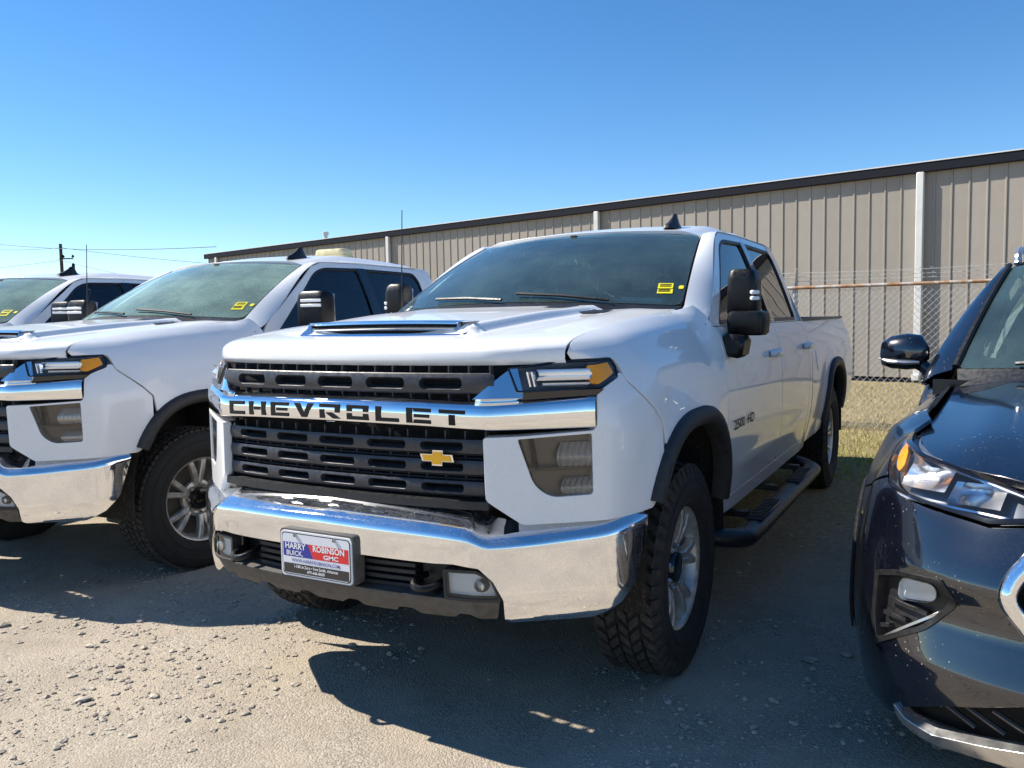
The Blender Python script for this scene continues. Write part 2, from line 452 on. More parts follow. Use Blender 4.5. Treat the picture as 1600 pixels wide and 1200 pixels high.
_door = [.075, .050, .030, .012, 0, 0, .004, .012, .022, .036, .062, .10, .14]
_bed = [.075, .050, .030, .012, 0, .003, .016, .032, .052, .072, .100, .14, .18]
_rows = [-2.0, -1.0, -.78, -.58, -.3, 0, .35, .62, 1.0, 2.9, 3.05, 5.6]
_cor = [.01, 0, 0, 0, 0, 0, .006, .028, .058, .088, .13, .18, .23]
_fen0 = [.03, .02, .012, .004, 0, .002, .020, .045, .072, .100, .145, .210, .27]
GT = [_front, _front, _cor, _fen0, _fend, _fend, _fend, _door, _door, _door, _bed, _bed]
def _zrow(z46, z385):
    z = list(TK); z[-2] = z46; z[-1] = z46+.012; z[-3] = z385; z[-4] = 1.33+(z385-1.385)*.45; return z
ZT = [_zrow(1.37, 1.345), _zrow(1.37, 1.345), _zrow(1.385, 1.362), _zrow(1.394, 1.365), _zrow(1.424, 1.383), _zrow(1.446, 1.395), _zrow(1.464, 1.402)]+[list(TK)]*5
gfun = sp2(_rows, TK, GT); zfun = sp2(_rows, TK, ZT)
def arch_bulge(s, t):
    b = 0
    for c0 in (0.0, WB):
        d = np.sqrt(((s-c0)/.62)**2+((t-.55)/.60)**2); b = b+.022*(1-sstep(.80, 1.12, d))
    return b
def BODY(s, t):
    s = np.asarray(s, float); t = np.asarray(t, float); e = 1e-3
    px, py = planX(s), planY(s); tx = planX(s+e)-planX(s-e); ty = planY(s+e)-planY(s-e); L = np.hypot(tx, ty)+1e-12
    nx, ny = ty/L, -tx/L                                                         # outward
    w = sstep(1.285, 1.345, t)*sstep(-.98, -.86, s); nx = nx*(1-w)+w; ny = ny*(1-w); L2 = np.hypot(nx, ny)+1e-12; nx, ny = nx/L2, ny/L2   # the top rolls straight inwards
    g = gfun(s, t).reshape(s.shape)-arch_bulge(s, t)
    # waist crease low on the doors and a soft swage at handle height
    g = g+.045*np.maximum(0, t-1.205)*sstep(.5, .8, s)-.035*np.maximum(0, .74-t)*sstep(.6, .9, s)*(1-sstep(2.7, 2.95, s))
    g = g+.05*np.maximum(0, t-1.262)*sstep(-.62, -.3, s)*(1-sstep(.2, .6, s))                       # stamped shoulder line
    g = g-.006*np.exp(-((t-.70)/.05)**2)*sstep(.6, .9, s)*(1-sstep(2.7, 2.95, s))+.004*np.exp(-((t-1.17)/.03)**2)*sstep(.7, 1.2, s)
    return np.stack([px-nx*g, py-ny*g, zfun(s, t).reshape(s.shape)], -1)
def FASC(off=0.0, tilt=0.0, z0=1.0):
    return lambda x, z: np.stack([x, yF(np.abs(x))+off+tilt*(z-z0), z], -1)
# hood: rows in x, columns along the profile from the lip to the cowl
_hx = [-.3, 0, .3, .55, .68, .76, .82]
_hv = [0, .03, .055, .09, .14, .25, .45, .70, 1.0, 1.25, 1.47]
_lip = sp1([-.45, -.26, 0, .26, .45, .58, .68, .76, .80, .82], [-.898, -.920, -.932, -.920, -.898, -.868, -.824, -.768, -.732, -.715])
def _hprof(x):
    x = abs(x); l = float(_lip(np.array([x]))[0]); k = x/.8
    y = [l+.012, l, l+.006, l+.035, l+.085]; c = [-.68, -.48, -.23, .07, .32, .55]; y = y+[l+(.55-l)*(q+.932)/(1.482) for q in c]
    zc = [1.288, 1.306, 1.333, 1.356, 1.374, 1.392, 1.410, 1.432, 1.456, 1.484, 1.510]
    zs = [1.290, 1.312, 1.340, 1.360, 1.374, 1.392, 1.411, 1.430, 1.448, 1.462, 1.474]
    f = max(0, min(1, k))**2
    return y, [a*(1-f)+b*f for a, b in zip(zc, zs)]
_hp = [_hprof(x) for x in _hx]
_hy = sp2(_hx, _hv, [p[0] for p in _hp]); _hz = sp2(_hx, _hv, [p[1] for p in _hp])
def HOOD(x, v):
    ax = np.abs(x); y = _hy(ax, v).reshape(ax.shape); z = _hz(ax, v).reshape(ax.shape)
    w = .40+.10*np.clip((y+.7)/1.25, 0, 1)
    z = z+.034*(1-sstep(w-.014, w+.030, ax))*sstep(-.70, -.655, y)*(1-.45*sstep(-.2, .5, y))     # raised centre behind the scoop
    z = z+.010*np.exp(-((ax-.66)/.07)**2)*sstep(-.6, -.2, y)*(1-sstep(.2, .5, y))                # shoulder crease
    return np.stack([x, y, z], -1)
# greenhouse side
_gx = sp1([1.30, 1.385, 1.50, 1.62, 1.75, 1.85, 1.90, 1.935], [.955, .940, .902, .858, .806, .762, .735, .705])
def GSIDE(y, z): return np.stack([_gx(z)-.012*((y-1.9)/1.1)**2-.02*sstep(2.6, 3.0, y), y, z], -1)
def WSH(u, v):
    xb, yb, zb = .815*u, .30+.235*u*u, 1.512-.035*u*u
    xt, yt, zt = .682*u, 1.155+.145*u*u, 1.905-.030*u*u
    b = v*(1-v)
    return np.stack([xb+(xt-xb)*v, yb+(yt-yb)*v-.05*b*(1-u*u), zb+(zt-zb)*v+.10*b], -1)
def ROOF(u, v):
    y0 = 1.175+.145*u*u; y = y0+(2.985-y0)*v
    zc = 1.915+.075*sstep(-.05, .35, v)-.045*v*v*v
    hw = .700-.012*v; e = np.abs(u)
    z = zc-.020*e*e-.055*sstep(.80, 1.02, e)*(.6+.4*sstep(0, .15, v))-.05*sstep(.93, 1.02, v)
    return np.stack([hw*u, y, z], -1)

def arch_poly(c0, zb, w=.505, top=1.0, n=20, lean=0.0):
    """wheel opening, open at the bottom: list of (s,t) going from rear bottom over the top to the front bottom"""
    out = []
    for k in range(n+1):
        a = math.pi*k/n; ca, sa = math.cos(a), math.sin(a)
        x = math.copysign(abs(ca)**.72, ca); z = abs(sa)**.80
        out.append((c0+w*x, zb+(top-zb)*z))
    return out

def make_wheel(name, tyre_style):
    """wheel centred on the origin, outer face towards +x"""
    rim = MB(); RO, TR, HW = .244, .421, .138
    rim.lathe([(.085, RO-.012), (.100, RO-.004), (.104, RO+.004), (.098, RO+.008), (.06, RO+.006), (-.12, RO), (-.12, RO-.02), (.03, RO-.03), (.085, RO-.012)], 48)
    rim.lathe([(.052, .068), (.060, .088), (.050, .108), (.028, .112), (.028, .068)], 40)
    w = rim.build(name, 'alloy')
    sp = MB()
    def spoke(a0, a1, hw0, hw1, x0, x1):
        P = []
        for r_, t in ((.095, 0), (.13, .25), (.18, .6), (.236, 1)):
            a = a0+(a1-a0)*t; hw = hw0+(hw1-hw0)*t; xo = x0+(x1-x0)*t+.010*math.sin(t*math.pi)
            c_ = A(0, math.cos(a), math.sin(a)); q = A(0, -math.sin(a), math.cos(a)); X = A(1, 0, 0)
            P.append([c_*r_+q*hw*1.05+X*(xo-.035), c_*r_+q*hw+X*(xo-.006), c_*r_+q*hw*.6+X*xo, c_*r_-q*hw*.6+X*xo, c_*r_-q*hw+X*(xo-.006), c_*r_-q*hw*1.05+X*(xo-.035)])
        sp.grid(np.array(P), flip=True)
    for k in range(6):
        a = 2*math.pi*k/6+.26
        for s_ in (-1, 1): spoke(a+s_*.11, a+s_*.19, .015, .016, .070, .090)
    o = sp.build('spokes', 'alloy', w, fix=False)
    dk = MB(); dk.lathe([(.012, .243), (.000, .20), (.002, .10), (.02, .06)], 40); dk.lathe([(-.01, .17), (-.01, .05)], 30)
    dk.build('brake_disc', 'lamp_dark', w)
    cp_ = MB(); cp_.lathe([(.03, .070), (.072, .067), (.086, .058), (.090, .040), (.090, .0)], 32); cp_.build('centre_cap', 'gloss_black', w)
    nu = MB()
    for k in range(8):
        a = 2*math.pi*(k+.5)/8; cc = (0, .085*math.cos(a), .085*math.sin(a))
        nu.lathe([(.045, .012), (.075, .012), (.082, .007), (.082, 0)], 6, (0, cc[1], cc[2]))
    nu.build('lug_nuts', 'satin_silver', w)['kind'] = 'stuff'
    ty = MB()
    prof = [(.100, .246), (.122, .262), (.136, .300), (.139, .335), (.132, .375), (.118, .402), (.100, .411), (.05, .4135), (0, .414), (-.05, .4135), (-.100, .411), (-.118, .402), (-.132, .375), (-.139, .335), (-.136, .30), (-.12, .26), (-.10, .246)]
    ty.lathe(prof, 72)
    for rr, xx in ((.352, .1375), (.300, .1365)):
        ty.lathe([(xx-.004, rr-.006), (xx+.0022, rr-.003), (xx+.0022, rr+.003), (xx-.004, rr+.006)], 72)
    ty.build('tyre', 'rubber', w)
    # tread blocks
    tb = MB(); rnd_ = random.Random(5)
    def block(xc, ac, dx, da, r0, r1, sk):
        P = []
        for rr in (r0, r1):
            sh = 1 if rr == r0 else .90
            for (i, j) in ((-1, -1), (1, -1), (1, 1), (-1, 1)):
                x = xc+i*dx/2*sh; a = ac+(j*da/2*sh+sk*i*dx/2)
                P.append((x, rr*math.cos(a), rr*math.sin(a)))
        tb.add(P, [(4, 5, 6, 7), (0, 1, 5, 4), (1, 2, 6, 5), (2, 3, 7, 6), (3, 0, 4, 7)])
    if tyre_style == 'AT':
        N = 46
        for k in range(N):
            a = 2*math.pi*k/N; p = 2*math.pi/N
            for row, (xc, dx, off, sk) in enumerate(((-.095, .046, 0, 1.6), (-.045, .040, .5, -2.2), (0, .036, .15, 2.2), (.045, .040, .65, -2.2), (.095, .046, .3, 1.6))):
                rr = .4285 if abs(xc) < .09 else .4245
                block(xc, a+off*p+rnd_.uniform(-.08, .08)*p, dx, p*.70, .408, rr, sk)
            for sg in (-1, 1):                                       # shoulder lugs
                a2 = a+.3*p; P = []
                for rr, x in ((.424, .117), (.400, .128), (.372, .1345)):
                    for j in (-1, 1):
                        aa = a2+j*p*(.34 if k % 2 else .26); P.append((sg*x, rr*math.cos(aa), rr*math.sin(aa)))
                for rr, x in ((.41, .10), (.392, .118), (.366, .128)):
                    for j in (-1, 1):
                        aa = a2+j*p*(.34 if k % 2 else .26); P.append((sg*x, rr*math.cos(aa), rr*math.sin(aa)))
                F = [(0, 1, 3, 2), (2, 3, 5, 4), (0, 2, 8, 6), (2, 4, 10, 8), (1, 7, 9, 3), (3, 9, 11, 5), (0, 6, 7, 1), (4, 5, 11, 10)]
                tb.add(P, F if sg < 0 else [f[::-1] for f in F])
    else:
        N = 70
        for k in range(N):
            a = 2*math.pi*k/N; p = 2*math.pi/N
            for (xc, dx, off, sk) in ((-.098, .040, 0, .6), (-.052, .036, .5, -1.0), (0, .044, .15, 1.0), (.052, .036, .65, -1.0), (.098, .040, .3, .6)):
                block(xc, a+off*p, dx, p*.80, .408, .425 if abs(xc) < .09 else .422, sk)
    tb.build('tread', 'tread', w, angle=20)
    return w

# lettering strokes (unit cell 1 x 1) for the wide block letters on the grille bar
LET = {
 'C': [[(0, 0), (1, 0), (1, .26), (.24, .26), (.24, .74), (1, .74), (1, 1), (0, 1)]],
 'H': [[(0, 0), (.24, 0), (.24, 1), (0, 1)], [(.76, 0), (1, 0), (1, 1), (.76, 1)], [(.30, .38), (.70, .38), (.70, .62), (.30, .62)]],
 'E': [[(0, 0), (.24, 0), (.24, 1), (0, 1)], [(.32, .76), (1, .76), (1, 1), (.28, 1)], [(.32, .39), (.95, .39), (.95, .61), (.32, .61)], [(.28, 0), (1, 0), (1, .24), (.32, .24)]],
 'V': [[(0, 1), (.27, 1), (.52, .33), (.73, 1), (1, 1), (.64, 0), (.38, 0)]],
 'R': [[(0, 0), (.24, 0), (.24, .62), (0, .62)], [(0, .76), (0, 1), (1, 1), (1, .42), (.76, .42), (.76, .76)], [(.34, .42), (.62, .42), (1, 0), (.66, 0), (.34, .34)]],
 'O': [[(0, .56), (.24, .56), (.24, .76), (.76, .76), (.76, .56), (1, .56), (1, 1), (0, 1)], [(0, 0), (1, 0), (1, .44), (.76, .44), (.76, .24), (.24, .24), (.24, .44), (0, .44)]],
 'L': [[(0, 0), (1, 0), (1, .25), (.24, .25), (.24, 1), (0, 1)]],
 'T': [[(0, .75), (1, .75), (1, 1), (0, 1)], [(.38, 0), (.62, 0), (.62, .68), (.38, .68)]],
}
# bumper plan, signed arc from the centre
_bp = np.array([(0, -1.068), (.15, -1.064), (.3, -1.052), (.5, -1.022), (.57, -1.006), (.61, -.988), (.66, -.956), (.75, -.888), (.9, -.768), (.96, -.708), (1.0, -.628), (1.022, -.53), (1.028, -.42)])
_ba = np.concatenate([[0], np.cumsum(np.linalg.norm(np.diff(_bp, axis=0), axis=1))]); _bX = sp1(np.concatenate([-_ba[2:0:-1], _ba]), np.concatenate([-_bp[2:0:-1, 0], _bp[:, 0]])); _bY = sp1(np.concatenate([-_ba[2:0:-1], _ba]), np.concatenate([_bp[2:0:-1, 1], _bp[:, 1]]))
def pb(x): return math.copysign(float(np.interp(abs(x), _bp[:12, 0], _ba[:12])), x)
PEND = float(_ba[-1])
_czx = sp1([0, .33, .56, .645, .77, .9, 1.0, 1.2, 1.4, 1.6], [0, -.008, -.022, -.050, -.047, -.038, -.032, -.012, -.004, 0])   # crease drop along the arc
_bi = sp1([.40, .44, .47, .56, .70, .750, .770, .782, .795, .86], [.060, .034, .012, 0, 0, .001, .006, .016, .034, .150])
_bz = sp1([.40, .44, .47, .56, .70, .750, .770, .782, .795, .86], [.40, .44, .47, .56, .70, .750, .768, .778, .788, .846])
def BUMP(extra=0.0, tuck=0.0):
    def f(p, t):
        p = np.asarray(p, float); t = np.asarray(t, float); a = np.abs(p); sg = np.where(p < 0, -1.0, 1.0); e = 1e-3
        X = _bX(a); Y = _bY(a); tx = _bX(a+e)-_bX((a-e)); ty = _bY(a+e)-_bY((a-e)); L = np.hypot(tx, ty)+1e-12
        nx, ny = -ty/L*-1, -tx/L
        g = _bi(t)*(1-.45*sstep(.60, .75, a)*sstep(.77, .86, t))+extra+tuck*np.clip(.53-t, 0, 1)
        z = _bz(t)+_czx(a)*sstep(.66, .772, t)-.02*sstep(.60, .75, a)*sstep(.79, .86, t)
        return np.stack([sg*(X-nx*g), Y-ny*g, z], -1)
    return f
def FN_(fn, u, v): return fn(np.array([u], float), np.array([v], float))[0]
def surf_n(fn, u, v, sgn=1):
    e = 1e-3; n = np.cross(FN_(fn, u+e, v)-FN_(fn, u-e, v), FN_(fn, u, v+e)-FN_(fn, u, v-e)); return n/np.linalg.norm(n)*sgn
def stadium(cx, cz, w, h, n=5, rl=1.0, rr=.7):
    out = []
    for k in range(n+1):
        a = -math.pi/2+math.pi*k/n; out.append((cx+w/2-h/2*rr+h/2*rr*math.cos(a), cz+h/2*math.sin(a)))
    for k in range(n+1):
        a = math.pi/2+math.pi*k/n; out.append((cx-w/2+h/2*rl+h/2*rl*math.cos(a), cz+h/2*math.sin(a)))
    return out
def sheet_text(mb, s, size, cx, cz, y, bold=0, width=1.0, fn=None):
    V, F = text_mesh(s, size, bold, width)
    P = np.stack([V[:, 0]+cx, np.full(len(V), y), V[:, 1]+cz], 1) if fn is None else fn(V)
    mb.add(P, F)
def solve_t(s, x):
    """profile position on the fender where half width equals x"""
    t = np.linspace(1.24, 1.52, 141); X = BODY(np.full_like(t, s), t)[:, 0]; i = np.where((X[:-1] >= x) & (X[1:] < x))[0]
    return float(t[i[0]]) if len(i) else None

def build_truck(tyre_style):
    T = empty('pickup_truck')
    # ---------------- hood
    rear = [(.797, 1.365), (.7, 1.30), (.55, 1.235), (.3, 1.165), (0, 1.14), (-.3, 1.165), (-.55, 1.235), (-.7, 1.30), (-.797, 1.365)]
    hl = []
    for dxw in (-.014, -.003, .008, .019, .030):
        for k in (1, -1):
            L = []
            for v in np.linspace(.29, 1.12, 100):
                y = float(_hy(np.array([.42]), np.array([v]))[0]); L.append((k*(.40+.10*min(1, max(0, (y+.7)/1.25))+dxw), v))
            hl.append(L)
    vv = np.linspace(.1, .5, 200)
    for yy in (-.702, -.690, -.678, -.666, -.654):
        hl.append([(x, float(np.interp(yy, _hy(np.full(200, abs(x)), vv), vv))) for x in np.linspace(-.375, .375, 70)])
    hood = panel('hood', T, 'white_paint', [(-.797, .0), (.797, .0)]+rear, HOOD, .022, .02, lines=hl)
    # scoop: chrome surround, black slot, chrome blade
    def on_hood(pts, dz):
        out = []
        for (x, y, z) in pts: out.append((x, y, z+dz))
        return out
    scoop = MB()
    lo = lambda x: 1.386+.004*(1-(x/.4)**2); hi = lambda x: 1.430+.006*(1-(x/.4)**2)
    xs = np.linspace(-1, 1, 25)
    def ybend(x): return -.705+.09*(x/.4)**2*.45
    low = [[A(.385*u, ybend(.385*u)-.052, lo(.385*u)-.006) for u in xs], [A(.375*u, ybend(.37*u)-.040, lo(.37*u)+.004) for u in xs], [A(.355*u, ybend(.36*u)-.018, lo(.36*u)+.004) for u in xs], [A(.35*u, ybend(.35*u)-.012, lo(.35*u)-.012) for u in xs]]
    scoop.grid(np.array(low), flip=True)
    top = [[A(.345*u, ybend(.35*u)-.004, hi(.35*u)-.006) for u in xs], [A(.35*u, ybend(.36*u)-.010, hi(.36*u)+.001) for u in xs], [A(.372*u, ybend(.37*u)+.006, hi(.37*u)+.006) for u in xs], [A(.405*u, ybend(.40*u)+.045-.012*(1-u*u), hi(.40*u)+.007) for u in xs]]
    scoop.grid(np.array(top), flip=True)
    for s_ in (-1, 1):
        e = [A(s_*.385, ybend(.385)-.052, lo(.385)-.006), A(s_*.345, ybend(.35)-.012, lo(.35)+.002), A(s_*.345, ybend(.345)-.006, hi(.35)), A(s_*.405, ybend(.40)+.045, hi(.40)+.006)]
        scoop.add(e, [(0, 1, 2, 3) if s_ < 0 else (3, 2, 1, 0)])
    sc = scoop.build('hood_scoop', 'chrome', hood, angle=30)
    slot = MB(); slot.grid(np.array([[A(.36*u, ybend(.36*u)+.006, lo(.36*u)-.012) for u in xs], [A(.36*u, ybend(.36*u)+.006, hi(.36*u)+.002) for u in xs]]), flip=True); slot.build('slot', 'void', sc)
    bl = MB(); bl.grid(np.array([[A(.335*u, ybend(.34*u)-.006, (lo(.34*u)+hi(.34*u))/2-.007) for u in xs], [A(.335*u, ybend(.34*u)-.014, (lo(.34*u)+hi(.34*u))/2) for u in xs], [A(.335*u, ybend(.34*u)-.004, (lo(.34*u)+hi(.34*u))/2+.006) for u in xs]]), flip=True); bl.build('blade', 'chrome', sc)
    # ---------------- cowl
    cw = MB(); us = np.linspace(-.99, .99, 25); P0 = []; P1 = []; P2 = []
    rv = sp1([0, .3, .55, .7, .797], [1.14, 1.165, 1.235, 1.30, 1.365])
    for u in us:
        xh = .79*u; h = FN_(HOOD, xh, float(rv(np.array([abs(xh)]))[0])); w_ = FN_(WSH, u, .02)
        P0.append(h+A(0, -.03, -.03)); P1.append(h+A(0, .012, -.012)); P2.append(w_+A(0, 0, -.004))
    cw.grid(np.array([P0, P1, P2]), flip=True); cw.build('cowl', 'black_plastic', T)
    vt = MB()
    vt.grid(np.array([[FN_(HOOD, x, v)+A(0, 0, .004) for x in (.30, .40, .50, .58)] for v in (1.02, 1.09, 1.17)]), flip=True)
    vt.build('cowl_vent', 'black_plastic', hood)
    # ---------------- fenders
    ss = np.concatenate([np.linspace(.53, -.3, 12), np.linspace(-.4, -.92, 16)]); seam = []
    for s_ in ss:
        t = solve_t(s_, .803)
        if t is not None and t > 1.313: seam.append((s_, t))
    s_end = seam[-1][0]
    arch = arch_poly(0.0, .42, .515, 1.025)
    fo = [(.572, .575), (.572, 1.40), (.56, 1.44)]+[(.53, seam[0][1])]+seam[1:]+[(s_end-.012, 1.309), (-.61, 1.311), (-.583, 1.300), (-.560, 1.230), (-.43, 1.125), (-.375, 1.07)]
    aa = [p for p in arch if p[0] > -.36 and p[1] > .575]
    panel('fender', T, 'white_paint', fo+[(-.36, arch_at(arch, -.36))]+aa[::-1], BODY, .03, .014, mirror=True)
    # fascia corner (white surround of the lower lamp)
    lamp_lo = rnd([(sx(.688), 1.050), (sx(.892), 1.062), (sx(.894), .857), (sx(.775), .853), (sx(.731), .896)], [.01, .01, .015, .04, .03])
    af = [p for p in arch if p[0] <= -.36]; af = [p for p in af if p[1] > .77]
    fc = [(sx(.592), 1.056), (sx(.70), 1.058), (sx(.899), 1.070), (sx(.906), 1.09), (sx(.908), 1.185), (sx(.922), 1.202), (-.64, 1.230), (-.60, 1.250), (-.575, 1.250), (-.565, 1.222), (-.436, 1.117), (-.385, 1.066)]+af+[(-.49, .775), (-.62, .771), (sx(.848), .768), (sx(.70), .766), (sx(.597), .85)]
    fcs = panel('lamp_surround', T, 'white_paint', rnd(fc, .012, 3), BODY, .022, .06, [lamp_lo], mirror=True)
    # ---------------- lower lamps
    for sd_, par in ((1, fcs[0]), (-1, fcs[1])):
        def MS(fn, k): return lambda u, v: fn(u, v)*A(k, 1, 1)
        inb = lambda d: (lambda u, v: BODY(u, v)-np.array([surf_n(BODY, a, b) for a, b in zip(u, v)])*d)
        def back(u, v):
            p = BODY(u, v); p = p.copy(); p[:, 1] += .05; p[:, 0] -= .012; return p
        big = rnd([(sx(.683), 1.055), (sx(.898), 1.068), (sx(.900), .850), (sx(.771), .846), (sx(.725), .894)], .012)
        L = panel('lower_lamp', T, 'lamp_smoke', big, MS(back, sd_), .04, .004, sgn=sd_)
        panel('lens', L, 'lens_smoke', big, MS(lambda u, v: BODY(u, v)-A(.002, -.006, 0), sd_), .04, .02, sgn=sd_)
        for (z0, z1, xa, xb) in ((.948, 1.030, .79, .890), (.858, .912, .80, .892)):           # bright reflector blades at the outer end
            m = MB(); g_ = []
            for i in range(25):
                x = xa+(xb-xa)*i/24; g_.append([A(sd_*x, float(yF(np.array([x]))[0])+.046-.034*math.sin(math.pi*(.15+.85*j/6))+.004*math.sin(i*1.57), z0+(z1-z0)*j/6) for j in range(7)])
            m.grid(np.array(g_), flip=sd_ < 0); m.build('reflector', 'lamp_silver', L, angle=25)
        m = MB()
        m.box((sd_*.79, float(yF(np.array([.79]))[0])+.03, .945), (.25, .01, .012), Matrix.Rotation(sd_*R(36), 3, 'Z'))
        m.box((sd_*.722, float(yF(np.array([.722]))[0])+.03, 1.0), (.012, .012, .11), Matrix.Rotation(sd_*R(-10), 3, 'Y'))
        m.build('divider', 'gloss_black', L)
        # ------------ upper headlight
        ho = [(sx(.668), 1.279), (sx(.803), 1.3015), (-.605, 1.306), (-.600, 1.27), (-.615, 1.236), (sx(.922), 1.207), (sx(.69), 1.202)]
        H = panel('headlight', T, 'lamp_dark', rnd(ho, .006), MS(lambda u, v: back(u, v)-A(0, .012, 0), sd_), .03, .004, sgn=sd_)
        panel('lens', H, 'lens_clear', rnd(ho, .006), MS(BODY, sd_), .03, .03, sgn=sd_)
        fr = rnd(ho, .006); c0 = fr.mean(0); hole = c0+(fr-c0)*A(.978, .925)
        panel('bezel', H, 'gloss_black', rnd(ho, .006), MS(lambda u, v: BODY(u, v)+A(0, .0, 0), sd_), .03, .01, [hole], sgn=sd_, lift=.003)
        am = [(sx(.884), 1.246), (sx(.892), 1.280), (-.645, 1.289), (-.633, 1.252), (sx(.917), 1.221), (sx(.898), 1.224)]
        panel('turn_signal', H, 'amber', am, MS(BODY, sd_), .03, .02, sgn=sd_, lift=.0015)
        m = MB()
        for (xa, xb, z0, z1) in ((.735, .880, 1.238, 1.274), (.745, .875, 1.220, 1.230)):
            g_ = []
            for i in range(9):
                x = xa+(xb-xa)*i/8; g_.append([A(sd_*x, float(yF(np.array([x]))[0])+.02+.022*math.sin(math.pi*j/5), z0+(z1-z0)*j/5) for j in range(6)])
            m.grid(np.array(g_), flip=sd_ < 0)
        for x in (.715, .727): m.box((sd_*x, float(yF(np.array([x]))[0])+.03, 1.243), (.006, .02, .05), Matrix.Rotation(sd_*R(-14), 3, 'Y'))
        m.build('reflector', 'reflector', H, angle=25)
    # ---------------- grille
    G = panel('grille', T, 'void', [(-.66, 1.19), (.66, 1.19), (.66, 1.285), (-.66, 1.285)], FASC(.10), .06, .004)
    panel('grille_backing', G, 'void', [(-.585, .80), (.585, .80), (.585, 1.075), (-.585, 1.075)], FASC(.10), .06, .004)
    def bar(zc, h, xr, slots, off, nm='slat'):
        def f(x, z):
            p = FASC(off)(x, z); p[..., 1] += .9*((z-zc)/h)**2*h*.5; return p
        ol = rnd([(-xr, zc-h/2), (xr, zc-h/2), (xr, zc+h/2), (-xr, zc+h/2)], .006, 2)
        return panel(nm, G, 'grille_plastic', ol, f, .03, .030, [stadium(q, zc, .160, h*.66) for q in slots])
    def bar2(zc, h, xr, off): return bar(zc, h, xr, [], off)
    SL = (-.43, -.215, 0, .215, .43)
    bar(1.231, .060, .615, SL, .028)
    for zc in (1.022, .952, .882): bar(zc, .046, .578, SL, .025)
    m = MB()
    for zz, xr in ((1.273, .63), (1.189, .56)):
        for x in np.arange(-xr, xr+.001, .072): m.box((x, float(yF(np.array([abs(x)]))[0])+.06, zz), (.005, .02, .030))
    for zz in (1.055, .987, .917, .846, .822):
        for x in np.arange(-.576, .577, .072): m.box((x, float(yF(np.array([abs(x)]))[0])+.06, zz), (.005, .02, .032))
    m.build('rib_mesh', 'grille_plastic', G)['kind'] = 'stuff'
    for zz in (1.262, 1.199, .9935, .9805, .9235, .9105, .8535, .836):
        xr = .60 if zz > 1.1 else .576
        bar_m = MB(); xs_ = np.linspace(-xr, xr, 25); y_ = yF(np.abs(xs_))
        bar_m.grid(np.array([[A(x, y+.045, zz-.003) for x, y in zip(xs_, y_)], [A(x, y+.042, zz) for x, y in zip(xs_, y_)], [A(x, y+.045, zz+.003) for x, y in zip(xs_, y_)]]), flip=True)
        bar_m.build('thin_slat', 'grille_plastic', G)
    for s_ in (-1, 1):                                                   # side frames of the lower grille
        fr_ = MB(); y0 = float(yF(np.array([.585]))[0])
        fr_.grid(np.array([[A(s_*.592, y0+.03, z) for z in (.82, 1.06)], [A(s_*.580, y0+.034, z) for z in (.82, 1.06)], [A(s_*.572, y0+.09, z) for z in (.82, 1.06)]]), flip=s_ > 0)
        fr_.build('grille_frame', 'black_plastic', G)
    lip = MB(); xs_ = np.linspace(-.6, .6, 25)
    lip.grid(np.array([[A(x, float(yF(np.array([abs(x)]))[0])+o_, z_) for x in xs_] for o_, z_ in ((.01, .815), (.012, .842), (.06, .85))]), flip=True); lip.build('lower_trim', 'black_plastic', G)
    # bowtie emblem
    bx0, bz0 = .43, .985
    bow = [(-.056, -.012), (-.020, -.012), (-.020, -.026), (.017, -.026), (.018, -.012), (.060, -.012), (.054, .012), (.020, .012), (.020, .026), (-.017, .026), (-.018, .012), (-.064, .012)]
    b2 = [(x*.86, z*.80) for x, z in bow]
    m = MB(); m.prism([(x+bx0, z+bz0) for x, z in bow], 0, .012, lambda p, h: np.stack([p[:, 0], yF(np.abs(p[:, 0]))+.014-h, p[:, 1]], 1)); em = m.build('bowtie_emblem', 'chrome', G, fix=True, angle=20)
    m = MB(); m.prism([(x+bx0, z+bz0) for x, z in b2], 0, .003, lambda p, h: np.stack([p[:, 0], yF(np.abs(p[:, 0]))+.0018-h, p[:, 1]], 1)); m.build('gold_face', 'gold', em, fix=True, angle=20)
    # ---------------- chrome grille bar with lettering
    zcr = sp1([-.59, -.3, 0, .3, .59, .75, .90], [1.155, 1.160, 1.162, 1.160, 1.155, 1.162, 1.171]); zbt = sp1([-.65, -.35, 0, .35, .65, .90], [1.080, 1.089, 1.093, 1.089, 1.080, 1.080])
    xs_ = np.linspace(-.901, .901, 91); ax = np.abs(xs_); yy = yF(ax); zc_ = zcr(ax); zb_ = zbt(ax)
    sec = [(.060, zb_+.004), (.006, zb_), (.000, zb_+.004), (-.003, zb_*.5+zc_*.5), (.000, zc_-.004), (.004, zc_+.002), (.052, zc_+.026), (.075, zc_+.026)]
    m = MB(); m.grid(np.array([[A(x, y+o_, z_[i]) for i, (x, y) in enumerate(zip(xs_, yy))] for o_, z_ in sec]), flip=True)
    cb = m.build('chrome_bar', 'chrome', T, angle=50)
    for s_ in (-1, 1):
        pl = [(.556, 1.183), (.655, 1.279), (.672, 1.279), (.699, 1.202), (.70, 1.183)]
        panel('bar_wing', cb, 'chrome', pl, (lambda k: (lambda x, z: FASC(.012, .42, 1.183)(x, z)*A(k, 1, 1)))(s_), .03, .05, sgn=s_)
        dk = [(.69, 1.176), (.90, 1.186), (.918, 1.205), (.69, 1.202)]
        panel('bar_shadow_gap', cb, 'gloss_black', dk, (lambda k: (lambda x, z: FASC(.022)(x, z)*A(k, 1, 1)))(s_), .05, .01, sgn=s_)
    word = 'CHEVROLET'; pitch = 1.10/9; lw = .092; lh = .051
